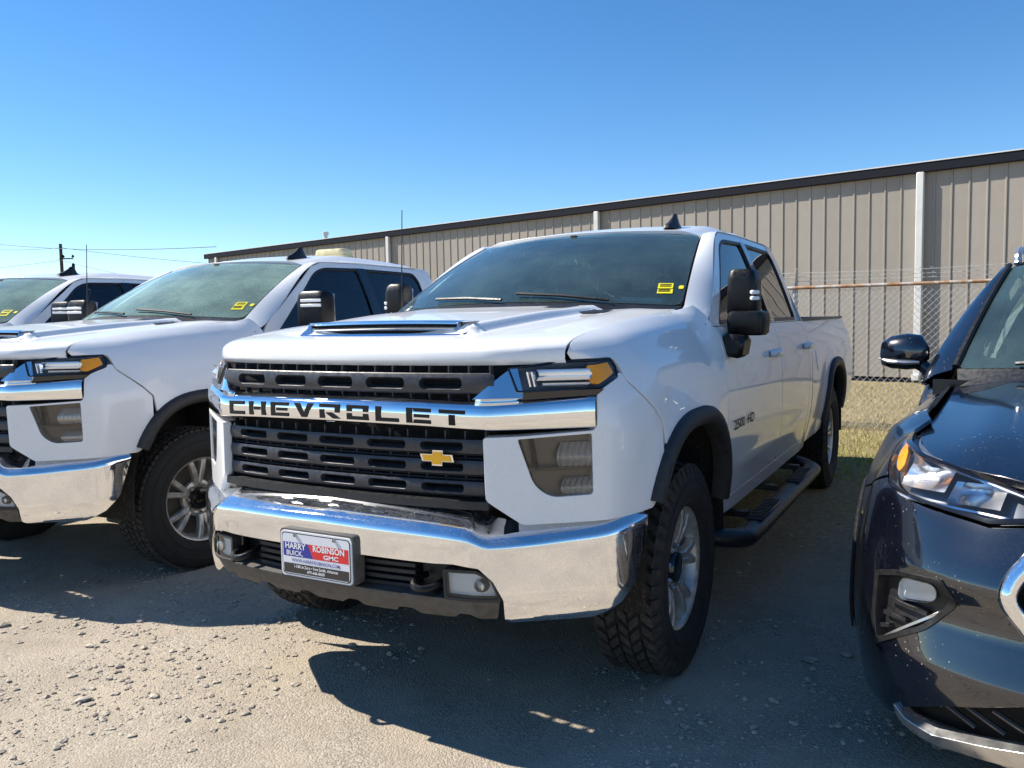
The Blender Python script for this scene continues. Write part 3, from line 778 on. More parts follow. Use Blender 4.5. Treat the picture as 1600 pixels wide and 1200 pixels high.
    for i, ch in enumerate(word):
        m = MB(); x0 = -.55+i*pitch+(pitch-lw)/2
        for poly in LET[ch]:
            q = resample(poly, .12)
            def f(p, h, x0=x0):
                X = x0+p[:, 0]*lw; zc0 = (zcr(np.abs(X))+zbt(np.abs(X)))/2+.0015
                Z = zc0+(p[:, 1]-.5)*lh; return np.stack([X, yF(np.abs(X))-.0032-h+.0007*np.abs(p[:, 1]-.5), Z], 1)
            m.prism(q, -.004, .0012, f)
        m.build('letter', 'ink', cb, fix=True, angle=20)
    # ---------------- bumper
    e = PEND-.11
    right = [(0, .857), (pb(.56), .857), (pb(.75), .857), (pb(.90), .850), (e-.12, .825), (e-.02, .800), (e-.015, .775), (e-.04, .70), (e-.09, .56), (e-.16, .49), (e-.26, .445), (pb(.90), .443), (pb(.688), .448),
             (pb(.672), .462), (pb(.668), .53), (pb(.640), .595), (pb(.600), .640), (pb(.52), .652), (pb(.45), .650), (pb(.2), .655), (0, .657)]
    left = [(-p, t) for p, t in right[::-1]][1:-1]
    bm = panel('bumper', T, 'bumper_chrome', rnd(right+left, .006, 2), BUMP(), .025, .025)
    panel('intake_backing', bm, 'void', [(-pb(.66), .50), (pb(.66), .50), (pb(.66), .66), (-pb(.66), .66)], BUMP(.12), .06, .004)
    for zz in (.548, .572, .596, .620, .643):
        ol = [(-pb(.36), zz-.006), (pb(.36), zz-.006), (pb(.36), zz+.006), (-pb(.36), zz+.006)]
        panel('intake_slat', bm, 'grey_plastic', ol, BUMP(.05), .06, .03)
    for s_ in (-1, 1):
        def MB_(fn, k): return lambda u, v: fn(u*k, v)
        fo_ = rnd([(s_*pb(.492), .540), (s_*pb(.655), .534), (s_*pb(.634), .596), (s_*pb(.590), .622), (s_*pb(.488), .622)], .008)
        if s_ < 0: fo_ = fo_[::-1]
        fg = panel('fog_light', bm, 'fog_white', fo_, BUMP(.035), .03, .004)
        panel('lens', fg, 'lens_clear', fo_, BUMP(.012), .04, .04)
        c0 = fo_.mean(0); ou = c0+(fo_-c0)*A(1.10, 1.22)
        panel('bezel', fg, 'grey_plastic', ou, BUMP(.008), .04, .04, [fo_])
        m = MB(); pc = FN_(BUMP(.02), s_*pb(.60), .576)
        m.lathe([(0, .001), (.004, .018), (.018, .024), (.03, .026)], 16, (pc[0], pc[1]-.006, pc[2]), 'y'); m.build('bulb_cup', 'satin_silver', fg)
        # tow hook
        m = MB(); q = cr([(.385, -.97, .590), (.375, -1.02, .586), (.39, -1.058, .575), (.425, -1.06, .570), (.455, -1.03, .575), (.462, -.97, .585)], 5)
        m.tube(q*A(s_, 1, 1), .0115, 8); m.build('tow_hook', 'mirror_black', T)
        panel('hook_pocket', bm, 'black_plastic', [(s_*pb(.37), .535), (s_*pb(.485), .535), (s_*pb(.485), .63), (s_*pb(.37), .63)][::s_], BUMP(.09), .06, .01)
    # lower valance with scalloped edge
    bot = []; lst = np.linspace(-.655, .655, 71)
    for x in lst:
        ph = (x+.655)/1.31*6; k = ph % 1; n_ = .0 if not (.30 < k < .70) else min(1, (k-.30)/.08, (.70-k)/.08)
        bot.append((pb(x), .452+.020*n_+.008*(1-(x/.655)**2)))
    vo = [(pb(.658), .530), (0, .538), (-pb(.658), .530)]+bot
    panel('valance', bm, 'dusty_plastic', vo[::-1], BUMP(.010, .35), .03, .10)
    # ---------------- dealer plate
    y0 = -1.088
    pr = lambda r_, i: rnd([(-.160+i, .550+i), (.160-i, .550+i), (.160-i, .712-i), (-.160+i, .712-i)], r_, 5)
    m = MB(); m.prism(pr(.02, -.006), 0, .055, lambda p, h: np.stack([p[:, 0]*(1 if h < .03 else 1.0), np.full(len(p), -1.028-h), p[:, 1]], 1)); br = m.build('plate_bracket', 'dusty_plastic', bm, fix=True)
    m = MB(); m.prism(pr(.018, 0), 0, .004, lambda p, h: np.stack([p[:, 0], np.full(len(p), y0+.005-h), p[:, 1]], 1)); pt_ = m.build('dealer_plate', 'ink_white', T, fix=True)
    def flat(name, mtl, poly, d): m_ = MB(); q = np.array(poly, float); m_.add([(x, y0-d, z) for x, z in q], [t[::1] for t in tri_poly(q)]); return m_.build(name, mtl, pt_)
    flat('plate_border', 'ink', pr(.016, .006), .0004); flat('plate_face', 'plate_white', pr(.015, .009), .0008)
    zt, zm = .690, .622
    flat('blue_field', 'ink_blue', [(-.147, zm), (-.010, zm), (-.033, zt-.018), (-.147, zt-.018)], .0012)
    flat('red_field', 'ink_red', [(-.009, zm), (.147, zm), (.147, zt-.018), (-.032, zt-.018)], .0012)
    flat('address_field', 'ink_brown', [(-.147, .562), (.147, .562), (.147, .597), (-.147, .597)], .0012)
    def line(name, mtl, txt, size, cx, cz, bold=0, width=1):
        m_ = MB(); sheet_text(m_, txt, size, cx, cz, y0-.0018, bold, width); m_.build(name, mtl, pt_, angle=None)
    line('lettering', 'ink_white', 'HARRY', .030, -.091, .6585, .0008, .98); line('lettering', 'ink_white', 'BUICK.', .024, -.094, .6335, .0004, 1.05)
    line('lettering', 'ink_white', 'ROBINSON', .030, .060, .6585, .0008, .93); line('lettering', 'ink_white', 'GMC', .021, .070, .6335, .0006, 1.45)
    line('lettering', 'ink_blue', 'WWW.HARRYROBINSON.COM', .0175, 0, .6085, .0001, .88)
    line('lettering', 'ink_white', '1-540 at Zero \u2022 Fort Smith, Arkansas', .0150, 0, .587, .0002, .88); line('lettering', 'ink_white', '479-646-8600', .0150, 0, .572, .0002, .95)
    for x in (-.088, .088):
        m = MB(); m.lathe([(0, .008), (.003, .007), (.0045, 0)][::-1], 10, (x, y0-.0055, .699), 'y'); m.build('screw', 'galvanised', pt_, fix=True)
    # ---------------- cab sides
    doors = []
    def door(nm, lo_, hi_, wo, wh):
        d = panel(nm, T, 'white_paint', rnd([(lo_, .568), (hi_, .568), (hi_, 1.384), (lo_, 1.384)], [.05, .05, .003, .003], 4), BODY, .035, .014, mirror=True)
        for k, par in ((1, d[0]), (-1, d[1])):
            gs = lambda y, z, k=k: GSIDE(y, z)*A(k, 1, 1)
            panel('door_frame', par, 'white_paint', wo, gs, .035, .02, [wh], sgn=k)
            c0 = wh.mean(0); wi = c0+(wh-c0)*A(.97, .94)
            panel('window_trim', par, 'black_plastic', c0+(wh-c0)*A(1.012, 1.02), gs, .035, .02, [wi], sgn=k, lift=.002)
            panel('window', par, 'door_glass' if nm == 'front_door' else 'tinted_glass', wh, lambda y, z, gs=gs, k=k: gs(y, z)-A(k*.010, 0, 0), .06, .003, sgn=k)
        return d
    wf = rnd([(.735, 1.398), (1.865, 1.398), (1.835, 1.862), (1.42, 1.852), (1.29, 1.812)], [.03, .01, .02, .08, .08])
    df = door('front_door', .581, 1.8555, rnd([(.585, 1.388), (1.882, 1.388), (1.880, 1.903), (1.42, 1.893), (1.29, 1.858), (.66, 1.457)], .01), wf)
    wr = rnd([(1.950, 1.398), (2.700, 1.398), (2.695, 1.800), (2.640, 1.856), (1.945, 1.862)], [.01, .02, .05, .05, .02])
    dr = door('rear_door', 1.8645, 2.819, rnd([(1.888, 1.388), (2.770, 1.388), (2.765, 1.86), (2.70, 1.895), (1.886, 1.903)], .01), wr)
    for k in (0, 1):
        s_ = 1 if k == 0 else -1; gs = lambda y, z, s_=s_: GSIDE(y, z)*A(s_, 1, 1)
        panel('b_pillar', df[k], 'gloss_black', [(1.838, 1.395), (1.946, 1.395), (1.944, 1.866), (1.834, 1.866)], gs, .06, .01, sgn=s_, lift=.0045)
        for dd, yc in ((df[k], 1.655), (dr[k], 2.735)):
            m = MB(); q = FN_(BODY, yc, 1.216)
            m.tube(cr([(q[0]+.004, yc-.105, 1.216), (q[0]+.028, yc-.09, 1.217), (q[0]+.034, yc, 1.219), (q[0]+.028, yc+.09, 1.219), (q[0]+.004, yc+.105, 1.218)], 4), .019, 10, flat=1.15)
            o_ = m.build('door_handle', 'white_paint', dd)
            if s_ < 0: mo = mirror_of(o_, dd); bpy.data.objects.remove(o_, do_unlink=True)
    panel('cab_corner', T, 'white_paint', [(2.828, .50), (2.945, .50), (2.945, 1.384), (2.828, 1.384)], BODY, .04, .02, mirror=True)
    for k in (1, -1):
        panel('rear_pillar', T, 'white_paint', rnd([(2.776, 1.386), (2.962, 1.386), (2.955, 1.86), (2.90, 1.905), (2.705, 1.903), (2.772, 1.865)], .01), lambda y, z, k=k: GSIDE(y, z)*A(k, 1, 1), .04, .02, sgn=k)
    panel('rocker', T, 'white_paint', [(.60, .485), (2.94, .485), (2.94, .562), (.575, .562)], BODY, .06, .02, mirror=True)
    zo = sp1([.50, .585, .66, 1.29, 1.42, 1.88, 2.6, 2.985], [1.40, 1.425, 1.461, 1.862, 1.897, 1.907, 1.907, 1.900])
    for k in (1, -1):
        m = MB(); rows = [[], [], [], [], []]
        for y in np.concatenate([np.linspace(.50, 1.30, 20), np.linspace(1.34, 2.985, 26)]):
            a = FN_(WSH, .995, max(0, (y-.535)/.765)) if y <= 1.305 else FN_(ROOF, .985, (y-1.32)/(2.985-1.32))
            if y < .535: a = a+A(.0, y-.535, -.01)
            y2 = y+.06*(1-float(sstep(1.2, 1.6, y))); b = FN_(GSIDE, y2, float(zo(np.array([y2]))[0]))
            n_ = A(.55, -.35 if y < 1.3 else 0, .75); n_ /= np.linalg.norm(n_)
            rows[0].append(a-A(0, 0, .012)); rows[1].append(a+A(.006, 0, .004)); rows[2].append((a+b)/2+n_*.014); rows[3].append(b+n_*.004); rows[4].append(b-A(.015, 0, .01))
        m.grid(np.array(rows)*A(k, 1, 1), flip=k > 0); m.build('cant_rail', 'white_paint', T, angle=60)
    # ---------------- glass, roof, cab rear
    wsf = rnd([(-.985, .015), (.985, .015), (.985, .985), (-.985, .985)], .06)
    ws = panel('windshield', T, 'windshield_glass', wsf, WSH, .08, .004)
    c0 = wsf.mean(0); panel('windshield_frit', ws, 'gloss_black', c0+(wsf-c0)*A(1.004, 1.01), WSH, .06, .004, [c0+(wsf-c0)*A(.945, .93)], lift=-.006)
    panel('roof', T, 'white_paint', [(-.985, 0), (.985, 0), (.985, 1), (-.985, 1)], ROOF, .05, .02)
    cbp = rnd([(-.93, .50), (.93, .50), (.93, 1.385), (.70, 1.90), (-.70, 1.90), (-.93, 1.385)], .02); rwp = rnd([(-.72, 1.42), (.72, 1.42), (.60, 1.82), (-.60, 1.82)], .04)
    bk = lambda x, z: np.stack([x, np.full_like(x, 2.958), z], -1)
    cbk = panel('cab_back', T, 'white_paint', cbp, bk, .1, .02, [rwp], sgn=-1)
    panel('rear_window', cbk, 'tinted_glass', rwp, bk, .1, .003, sgn=-1, lift=-.008)
    # ---------------- bed
    ar = arch_poly(WB, .42, .515, 1.025); arr = [p for p in ar if p[1] > .60]
    bo = [(2.972, .52), (2.972, 1.388), (5.26, 1.388), (5.26, .60)]+arr+[(arr[-1][0]-.01, .56), (3.40, .52)]
    bd = panel('bed_side', T, 'white_paint', rnd(bo[:4], .01, 2).tolist()+bo[4:], BODY, .035, .02, mirror=True)
    for k in (0, 1):
        s_ = 1 if k == 0 else -1
        m = MB(); m.box((s_*.878, 4.115, 1.392), (.07, 2.28, .016), ch=.004); m.build('rail_cap', 'black_plastic', bd[k])
        m = MB(); m.box((s_*.82, 4.115, 1.10), (.02, 2.28, .56)); m.box((s_*.70, WB, .96), (.24, 1.0, .22), ch=.04); m.build('bed_liner', 'black_plastic', bd[k])
        if k == 0: panel('fuel_door', bd[k], 'white_paint', [(3.24+.075*math.cos(a), 1.09+.075*math.sin(a)) for a in np.linspace(0, 2*math.pi, 28)[:-1]], BODY, .03, .004, lift=.003)
        m = MB(); m.box((s_*.865, 5.275, 1.13), (.10, .05, .42), ch=.012); m.build('tail_light', 'ink_red', T)
    m = MB(); m.box((0, 4.115, .86), (1.66, 2.28, .03)); m.box((0, 2.99, 1.11), (1.66, .02, .54)); m.build('bed_floor', 'black_plastic', T)
    m = MB(); m.box((0, 5.265, 1.10), (1.72, .06, .56), ch=.012); tg = m.build('tailgate', 'white_paint', T)
    m = MB(); m.box((0, 5.235, 1.392), (1.72, .07, .014), ch=.004); m.build('tailgate_cap', 'black_plastic', tg)
    m = MB(); m.tube(cr([(-.82, 5.24, .64), (-.78, 5.29, .64), (-.6, 5.32, .64), (.6, 5.32, .64), (.78, 5.29, .64), (.82, 5.24, .64)], 6), .10, 12, flat=1.15); m.build('rear_bumper', 'bumper_chrome', T)
    # ---------------- wheel arch flares and liners
    for c0, tb_f, tb_r in ((0.0, .775, .56), (WB, .56, .60)):
        pth = arch_poly(c0, .42, .515, 1.025, 40); pth = [p for i, p in enumerate(pth) if p[1] >= (tb_r if p[0] > c0 else tb_f)]
        for k in (1, -1):
            m = MB(); rows = []
            for i, (s_, t_) in enumerate(pth):
                a = np.array(pth[max(0, i-1)]); b = np.array(pth[min(len(pth)-1, i+1)]); d = b-a; d /= np.linalg.norm(d); nr = A(d[1], -d[0])
                if (nr*(A(s_, t_)-A(c0, .55))).sum() < 0: nr = -nr
                N_ = surf_n(BODY, s_, t_); row = []
                for off, lf in ((-.02, -.05), (-.022, .006), (-.012, .022), (.012, .030), (.038, .026), (.050, .014), (.052, -.006)):
                    row.append(FN_(BODY, s_+nr[0]*off, t_+nr[1]*off)+N_*lf)
                rows.append(row)
            m.grid(np.array(rows)*A(k, 1, 1), flip=k < 0); m.build('wheel_arch_flare', 'grey_plastic', T, angle=50)
            m = MB(); ap = arch_poly(c0, .40, .53, 1.045, 24)
            m.grid(np.array([[A(k*x, s_, t_) for s_, t_ in ap] for x in (1.0, .90, .80, .62)]), flip=k > 0); m.build('wheel_liner', 'liner', T)
    tow_mirrors(T, True)
    # ---------------- side steps
    for k in (1, -1):
        q = cr([(.86, .50, .44), (.97, .52, .42), (1.055, .60, .405), (1.075, .75, .402), (1.075, 1.6, .402), (1.075, 2.40, .402), (1.055, 2.56, .405), (.97, 2.64, .42), (.86, 2.66, .44)], 8)*A(k, 1, 1)
        m = MB(); m.tube(q, .060, 16, flat=.72); st = m.build('side_step', 'black_plastic', T)
        for yc in (1.05, 2.05):
            m = MB(); m.box((k*1.075, yc, .447), (.085, .48, .012), ch=.005)
            for j in range(12): m.box((k*1.075, yc-.2+j*.036, .456), (.07, .012, .008))
            m.build('step_pad', 'black_plastic', st)
        for yc in (.9, 1.6, 2.3):
            m = MB(); m.box((k*.92, yc, .45), (.22, .05, .03)); m.build('step_bracket', 'black_plastic', st)
    # ---------------- badges on the doors
    for k in (1, -1):
        for txt, off in (('2500', -.085), ('HD', .150)):
            V, F = text_mesh(txt, .066, .0006, 1.62); yv = .875+V[:, 0]+off; zv = .915+V[:, 1]
            P = BODY(yv, zv)+A(.004, 0, 0)
            if k < 0: P = (BODY(1.75-yv, zv)+A(.004, 0, 0))*A(-1, 1, 1)
            m = MB(); m.add(P, F); m.build('model_badge', 'ink', df[0] if k > 0 else df[1], angle=None)
    # ---------------- interior
    m = MB(); m.box((0, .74, 1.30), (1.62, .42, .18), ch=.06); m.box((0, .62, 1.395), (1.5, .50, .03), ch=.012); ds = m.build('dashboard', 'interior', T)
    m = MB(); th = np.linspace(0, 2*math.pi, 25); m.tube([(.40+.18*math.cos(a), 1.06-.06*math.sin(a), 1.32+.17*math.sin(a)) for a in th], .014, 8, False); m.box((.40, 1.05, 1.32), (.30, .03, .04)); m.build('steering_wheel', 'black_plastic', ds)
    for x in (-.42, .42):
        m = MB(); m.box((x, 1.55, .98), (.54, .56, .18), ch=.06); m.box((x, 1.82, 1.34), (.52, .16, .62), Matrix.Rotation(R(-14), 3, 'X'), .06); m.box((x, 1.94, 1.70), (.26, .10, .18), Matrix.Rotation(R(-8), 3, 'X'), .04); m.build('seat', 'seat_cloth', T)
    m = MB(); m.box((0, 2.45, .98), (1.5, .5, .18), ch=.05); m.box((0, 2.78, 1.32), (1.5, .14, .62), Matrix.Rotation(R(-10), 3, 'X'), .05)
    for x in (-.45, 0, .45): m.box((x, 2.86, 1.66), (.26, .08, .14), ch=.03)
    m.build('rear_bench', 'seat_cloth', T)
    m = MB(); m.box((0, 1.75, .62), (1.84, 2.4, .04)); m.box((0, .53, 1.0), (1.84, .03, .80)); m.box((0, 1.75, .80), (.30, 1.2, .34), ch=.05)
    m.build('cab_floor', 'interior', T)
    m = MB(); m.box((0, 2.15, 1.875), (1.16, 1.35, .02)); m.build('headliner', 'interior', T)
    m = MB(); m.box((.0, 1.13, 1.80), (.24, .03, .065), ch=.012); m.box((0, 1.12, 1.86), (.03, .03, .08)); m.build('rear_view_mirror', 'black_plastic', ws)
    # windshield papers
    def on_ws(name, mtl, u0, u1, v0, v1, par=ws, lift=-.012):
        return panel(name, par, mtl, [(u0, v0), (u1, v0), (u1, v1), (u0, v1)], WSH, .1, .001, lift=lift)
    on_ws('inspection_sticker', 'paper', .80, .87, .905, .925); on_ws('inspection_sticker', 'paper', .88, .92, .895, .92)
    on_ws('tint_label', 'paper', -.02, .06, .80, .83)
    on_ws('dash_paper', 'paper', .66, .88, .058, .095); on_ws('dash_paper', 'paper', .50, .60, .056, .072)
    # wipers
    for x0, x1 in ((.62, .05), (-.02, -.60)):
        a = FN_(WSH, x0, .015)+A(0, -.02, .012); b = FN_(WSH, x1, .075)+A(0, -.015, .012)
        m = MB(); m.tube([a, (a+b)/2+A(0, -.008, .006), b], .008, 6); m.build('wiper', 'black_plastic', T)
    # ---------------- antenna, chassis
    q = FN_(HOOD, -.79, 1.36)
    m = MB(); m.lathe([(0, .022), (.012, .018), (.03, .008), (.035, .0)], 12, (-.875, .655, 1.435), 'z'); m.tube([(-.875, .655, 1.45), (-.875, .672, 1.75), (-.876, .69, 2.065)], [.0045, .0038, .0028], 6); m.build('whip_antenna', 'black_plastic', T)
    ch_ = MB()
    for s_ in (-1, 1): ch_.box((s_*.42, 2.2, .56), (.09, 6.0, .15))
    for y in (-.5, .9, 1.9, 2.9, 4.8): ch_.box((0, y, .56), (.80, .10, .10))
    ch_.box((0, -.05, .92), (.86, .95, .62), ch=.06); ch_.box((0, 1.4, .52), (.36, 1.6, .24), ch=.06); ch_.box((.20, 3.2, .52), (.35, .9, .22), ch=.05)
    ch_.build('chassis', 'black_plastic', T)
    for y in (0, WB):
        m = MB(); m.tube([(-.80, y, .405), (.80, y, .405)], .05, 12); m.lathe([(-.16, .02), (-.12, .12), (0, .16), (.12, .12), (.16, .02)], 16, (.15, y, .42), 'y'); m.build('axle', 'black_plastic', T)
    m = MB(); m.tube(cr([(-.3, .6, .42), (-.35, 2.4, .42), (-.5, 3.2, .45), (-.55, 4.6, .5), (-.8, 4.95, .48)], 6), .04, 10); m.build('exhaust_pipe', 'galvanised', T)
    # ---------------- wheels
    w = make_wheel('wheel', tyre_style)
    spots = [(.865, 0), (-.865, 0), (.865, WB), (-.865, WB)]
    for i, (x, y) in enumerate(spots):
        o_ = w if i == 0 else copy_tree(w)
        o_.parent = T; o_.location = (x, y, .418); o_.rotation_euler = (random.Random(i).uniform(0, 1), 0, 0 if x > 0 else math.pi); o_['corner'] = i
    return T
def tow_mirrors(T, folded):
    for k in (1, -1):
        m = MB(); m.box((1.010, .70, 1.295), (.11, .17, .105), Matrix.Rotation(R(10), 3, 'Y'), .02); b_ = m.build('mirror_base', 'mirror_black', T)
        parts = []
        def ring_loft(nm, rings, cx, cy):
            m = MB(); P = []
            for z, hx, hy, ox, rr_ in rings: P.append([A(ox+x, cy+y, z) for x, y in rnd([(-hx, -hy), (hx*.85, -hy), (hx, hy), (-hx, hy)], rr_, 4)])
            m.grid(np.array(P), cv=True); n_ = len(P[0]); q = len(P)-1
            m.F.append(tuple(range(q*n_, (q+1)*n_))); m.F.append(tuple(range(n_))[::-1]); parts.append(m.build(nm, 'mirror_black', b_))
        if folded:
            ring_loft('mirror_arm', ((1.340, .078, .060, 1.048, .03), (1.352, .088, .070, 1.050, .03), (1.42, .092, .075, 1.052, .03), (1.448, .086, .070, 1.052, .03), (1.456, .070, .055, 1.048, .03)), 0, .79)
            ring_loft('mirror_head', ((1.446, .070, .055, 1.018, .03), (1.46, .074, .062, 1.020, .03), (1.60, .072, .062, 1.022, .03), (1.642, .064, .056, 1.020, .03), (1.655, .050, .045, 1.016, .025)), 0, .83)
            for z in (1.515, 1.543):
                m = MB(); m.box((1.075, .790, z), (.030, .050, .019), Matrix.Rotation(R(-30), 3, 'Z'), .004); parts.append(m.build('marker_lamp', 'fog_white', b_))
            m = MB(); m.box((1.02, .8935, 1.55), (.12, .006, .16), ch=.002); parts.append(m.build('mirror_glass', 'reflector', b_))
        else:
            m = MB(); m.tube(cr([(1.02, .74, 1.33), (1.08, .78, 1.36), (1.14, .80, 1.42)], 4), .032, 10); parts.append(m.build('mirror_arm', 'mirror_black', b_))
            ring_loft('mirror_head', ((1.372, .115, .045, 1.165, .035), (1.39, .125, .058, 1.165, .04), (1.60, .125, .060, 1.165, .04), (1.640, .118, .054, 1.165, .04), (1.655, .10, .042, 1.165, .035)), 0, .83)
            for z in (1.562, 1.594):
                m = MB(); m.box((1.170, .769, z), (.170, .008, .020), ch=.003); parts.append(m.build('marker_lamp', 'fog_white', b_))
            m = MB(); m.box((1.165, .892, 1.52), (.21, .006, .24), ch=.002); parts.append(m.build('mirror_glass', 'reflector', b_))
        if k < 0:
            nb_ = mirror_of(b_, T)
            for o_ in parts: mirror_of(o_, nb_); bpy.data.objects.remove(o_, do_unlink=True)
            bpy.data.objects.remove(b_, do_unlink=True)
def arch_at(arch, s_):
    for a, b in zip(arch[:-1], arch[1:]):
        if min(a[0], b[0]) <= s_ <= max(a[0], b[0]):
            return a[1]+(b[1]-a[1])*(s_-a[0])/(b[0]-a[0]+1e-9)
    return arch[-1][1]
def roof_fin(T, x0=.46, y=1.47):
    u = x0/.7; y0 = 1.175+.145*u*u; q = FN_(ROOF, u, (y-y0)/(2.985-y0)); m = MB(); P = []
    for zz, l0, l1, hw in ((-.006, -.11, .12, .044), (.012, -.10, .115, .041), (.030, -.05, .10, .028), (.06, .005, .088, .018), (.086, .035, .080, .011)):
        P.append([q+A(x, yy, zz) for x, yy in rnd([(-hw*.4, l0), (hw*.4, l0), (hw, (l0+l1)/2), (hw*.6, l1), (-hw*.6, l1), (-hw, (l0+l1)/2)], .01, 2)])
    m.grid(np.array(P), cv=True); n_ = len(P[0]); m.F.append(tuple(range(4*n_, 5*n_)))
    return m.build('shark_fin_antenna', 'black_plastic', T, fix=True)
# ------------------------------------------------------------------ black crossover (local frame as for the trucks)
_qp = np.array([(.945, 3.9), (.952, 2.2), (.952, .2), (.952, -.10), (.946, -.28), (.930, -.44), (.900, -.60), (.835, -.74), (.745, -.855), (.62, -.945), (.46, -1.010), (.30, -1.040), (.15, -1.053), (0, -1.057)])
_qs = -np.concatenate([[0], np.cumsum(np.linalg.norm(np.diff(_qp, axis=0), axis=1))]); _qs = _qs-_qs[3]-.10
_qo = np.argsort(_qs); _qa, _qb, _qv = _qs[_qo], _qp[_qo, 0], _qp[_qo, 1]; _qm = 2*_qa[0]-_qa[2:0:-1]          # even extension past the centre line
qX = sp1(np.concatenate([_qm, _qa]), np.concatenate([-_qb[2:0:-1], _qb])); qY = sp1(np.concatenate([_qm, _qa]), np.concatenate([_qv[2:0:-1], _qv]))
def qsx(x): return float(np.interp(-abs(x), -_qp[3:, 0], _qs[3:]))
QT = [.14, .20, .28, .36, .42, .48, .54, .60, .645, .675, .72, .78, .85, .92, 1.00, 1.06, 1.12]
_qf = [.11, .06, .030, .006, .000, .002, .005, .010, .015, .020, .034, .060, .095, .15, .24, .33, .42]
_qc = [.055, .025, .008, .002, .000, .001, .003, .005, .007, .009, .016, .027, .042, .075, .13, .20, .28]
_qd = [.09, .07, .045, .020, .010, .004, .000, -.003, -.004, -.004, -.003, .002, .012, .028, .065, .125, .20]
_qe = [.09, .06, .035, .018, .010, .004, .000, -.001, -.001, .000, .001, .004, .010, .018, .030, .045, .07]
_qr = [-1.75, -1.15, -.80, -.45, -.10, .45, .75, 3.9]
QG = [_qf, _qf, _qc, _qc, _qd, _qd, _qe, _qe]
def _qz(a, b): z = list(QT); z[-1] = b; z[-2] = a; return z
QZ = [_qz(1.03, 1.06), _qz(1.03, 1.06), _qz(1.03, 1.05), _qz(1.035, 1.06), _qz(1.05, 1.085), _qz(1.07, 1.13), _qz(1.06, 1.12), _qz(1.06, 1.12)]
qg = sp2(_qr, QT, QG); qz = sp2(_qr, QT, QZ)
def BODY2(s, t):
    s = np.asarray(s, float); t = np.asarray(t, float); e = 1e-3
    tx = qX(s+e)-qX(s-e); ty = qY(s+e)-qY(s-e); L = np.hypot(tx, ty)+1e-12; nx, ny = ty/L, -tx/L
    g = qg(s, t).reshape(s.shape)
    g = g+np.interp(t, [.40, .548, .600, .655, .668], [0, .040, .036, .004, 0])*(1-sstep(-1.10, -.80, s))      # crisp undercut between the two bumper tiers
    for c0 in (0.0, 2.85):
        d = np.sqrt(((s-c0)/.52)**2+((t-.45)/.46)**2); g = g-.022*(1-sstep(.8, 1.15, d))
    return np.stack([qX(s)-nx*g, qY(s)-ny*g, qz(s, t).reshape(s.shape)], -1)
_h2 = sp1([-1.05, -.97, -.92, -.85, -.6, -.2, .2, .7], [.88, .925, .958, .988, 1.050, 1.110, 1.158, 1.208])
def HOOD2(x, y):
    a = np.abs(x); z = _h2(y)-.086*(a/.8)**2.4+.014*np.exp(-((a-.52)/.10)**2)*sstep(-.9, -.5, y)
    return np.stack([x, y, z], -1)
def WSH2(u, v):
    xb, yb, zb = .765*u, .33+.24*u*u, 1.205-.03*u*u
    xt, yt, zt = .610*u, 1.16+.14*u*u, 1.695-.045*u*u
    b = v*(1-v)
    return np.stack([xb+(xt-xb)*v, yb+(yt-yb)*v-.06*b*(1-u*u), zb+(zt-zb)*v+.10*b], -1)
_g2 = sp1([1.05, 1.12, 1.25, 1.40, 1.55, 1.62, 1.66], [.915, .905, .858, .790, .705, .655, .615])
def GS2(y, z): return np.stack([_g2(z)-.03*((y-1.9)/1.9)**2, y, z], -1)
def ROOF2(u, v):
    y0 = 1.18+.14*u*u; y = y0+(3.72-y0)*v; e = np.abs(u)
    z = 1.705+.035*sstep(-.05, .3, v)-.10*v**3-.022*e*e-.045*sstep(.82, 1.0, e)
    return np.stack([(.612-.05*v*v)*u, y, z], -1)
SC = float(_qs[-1])
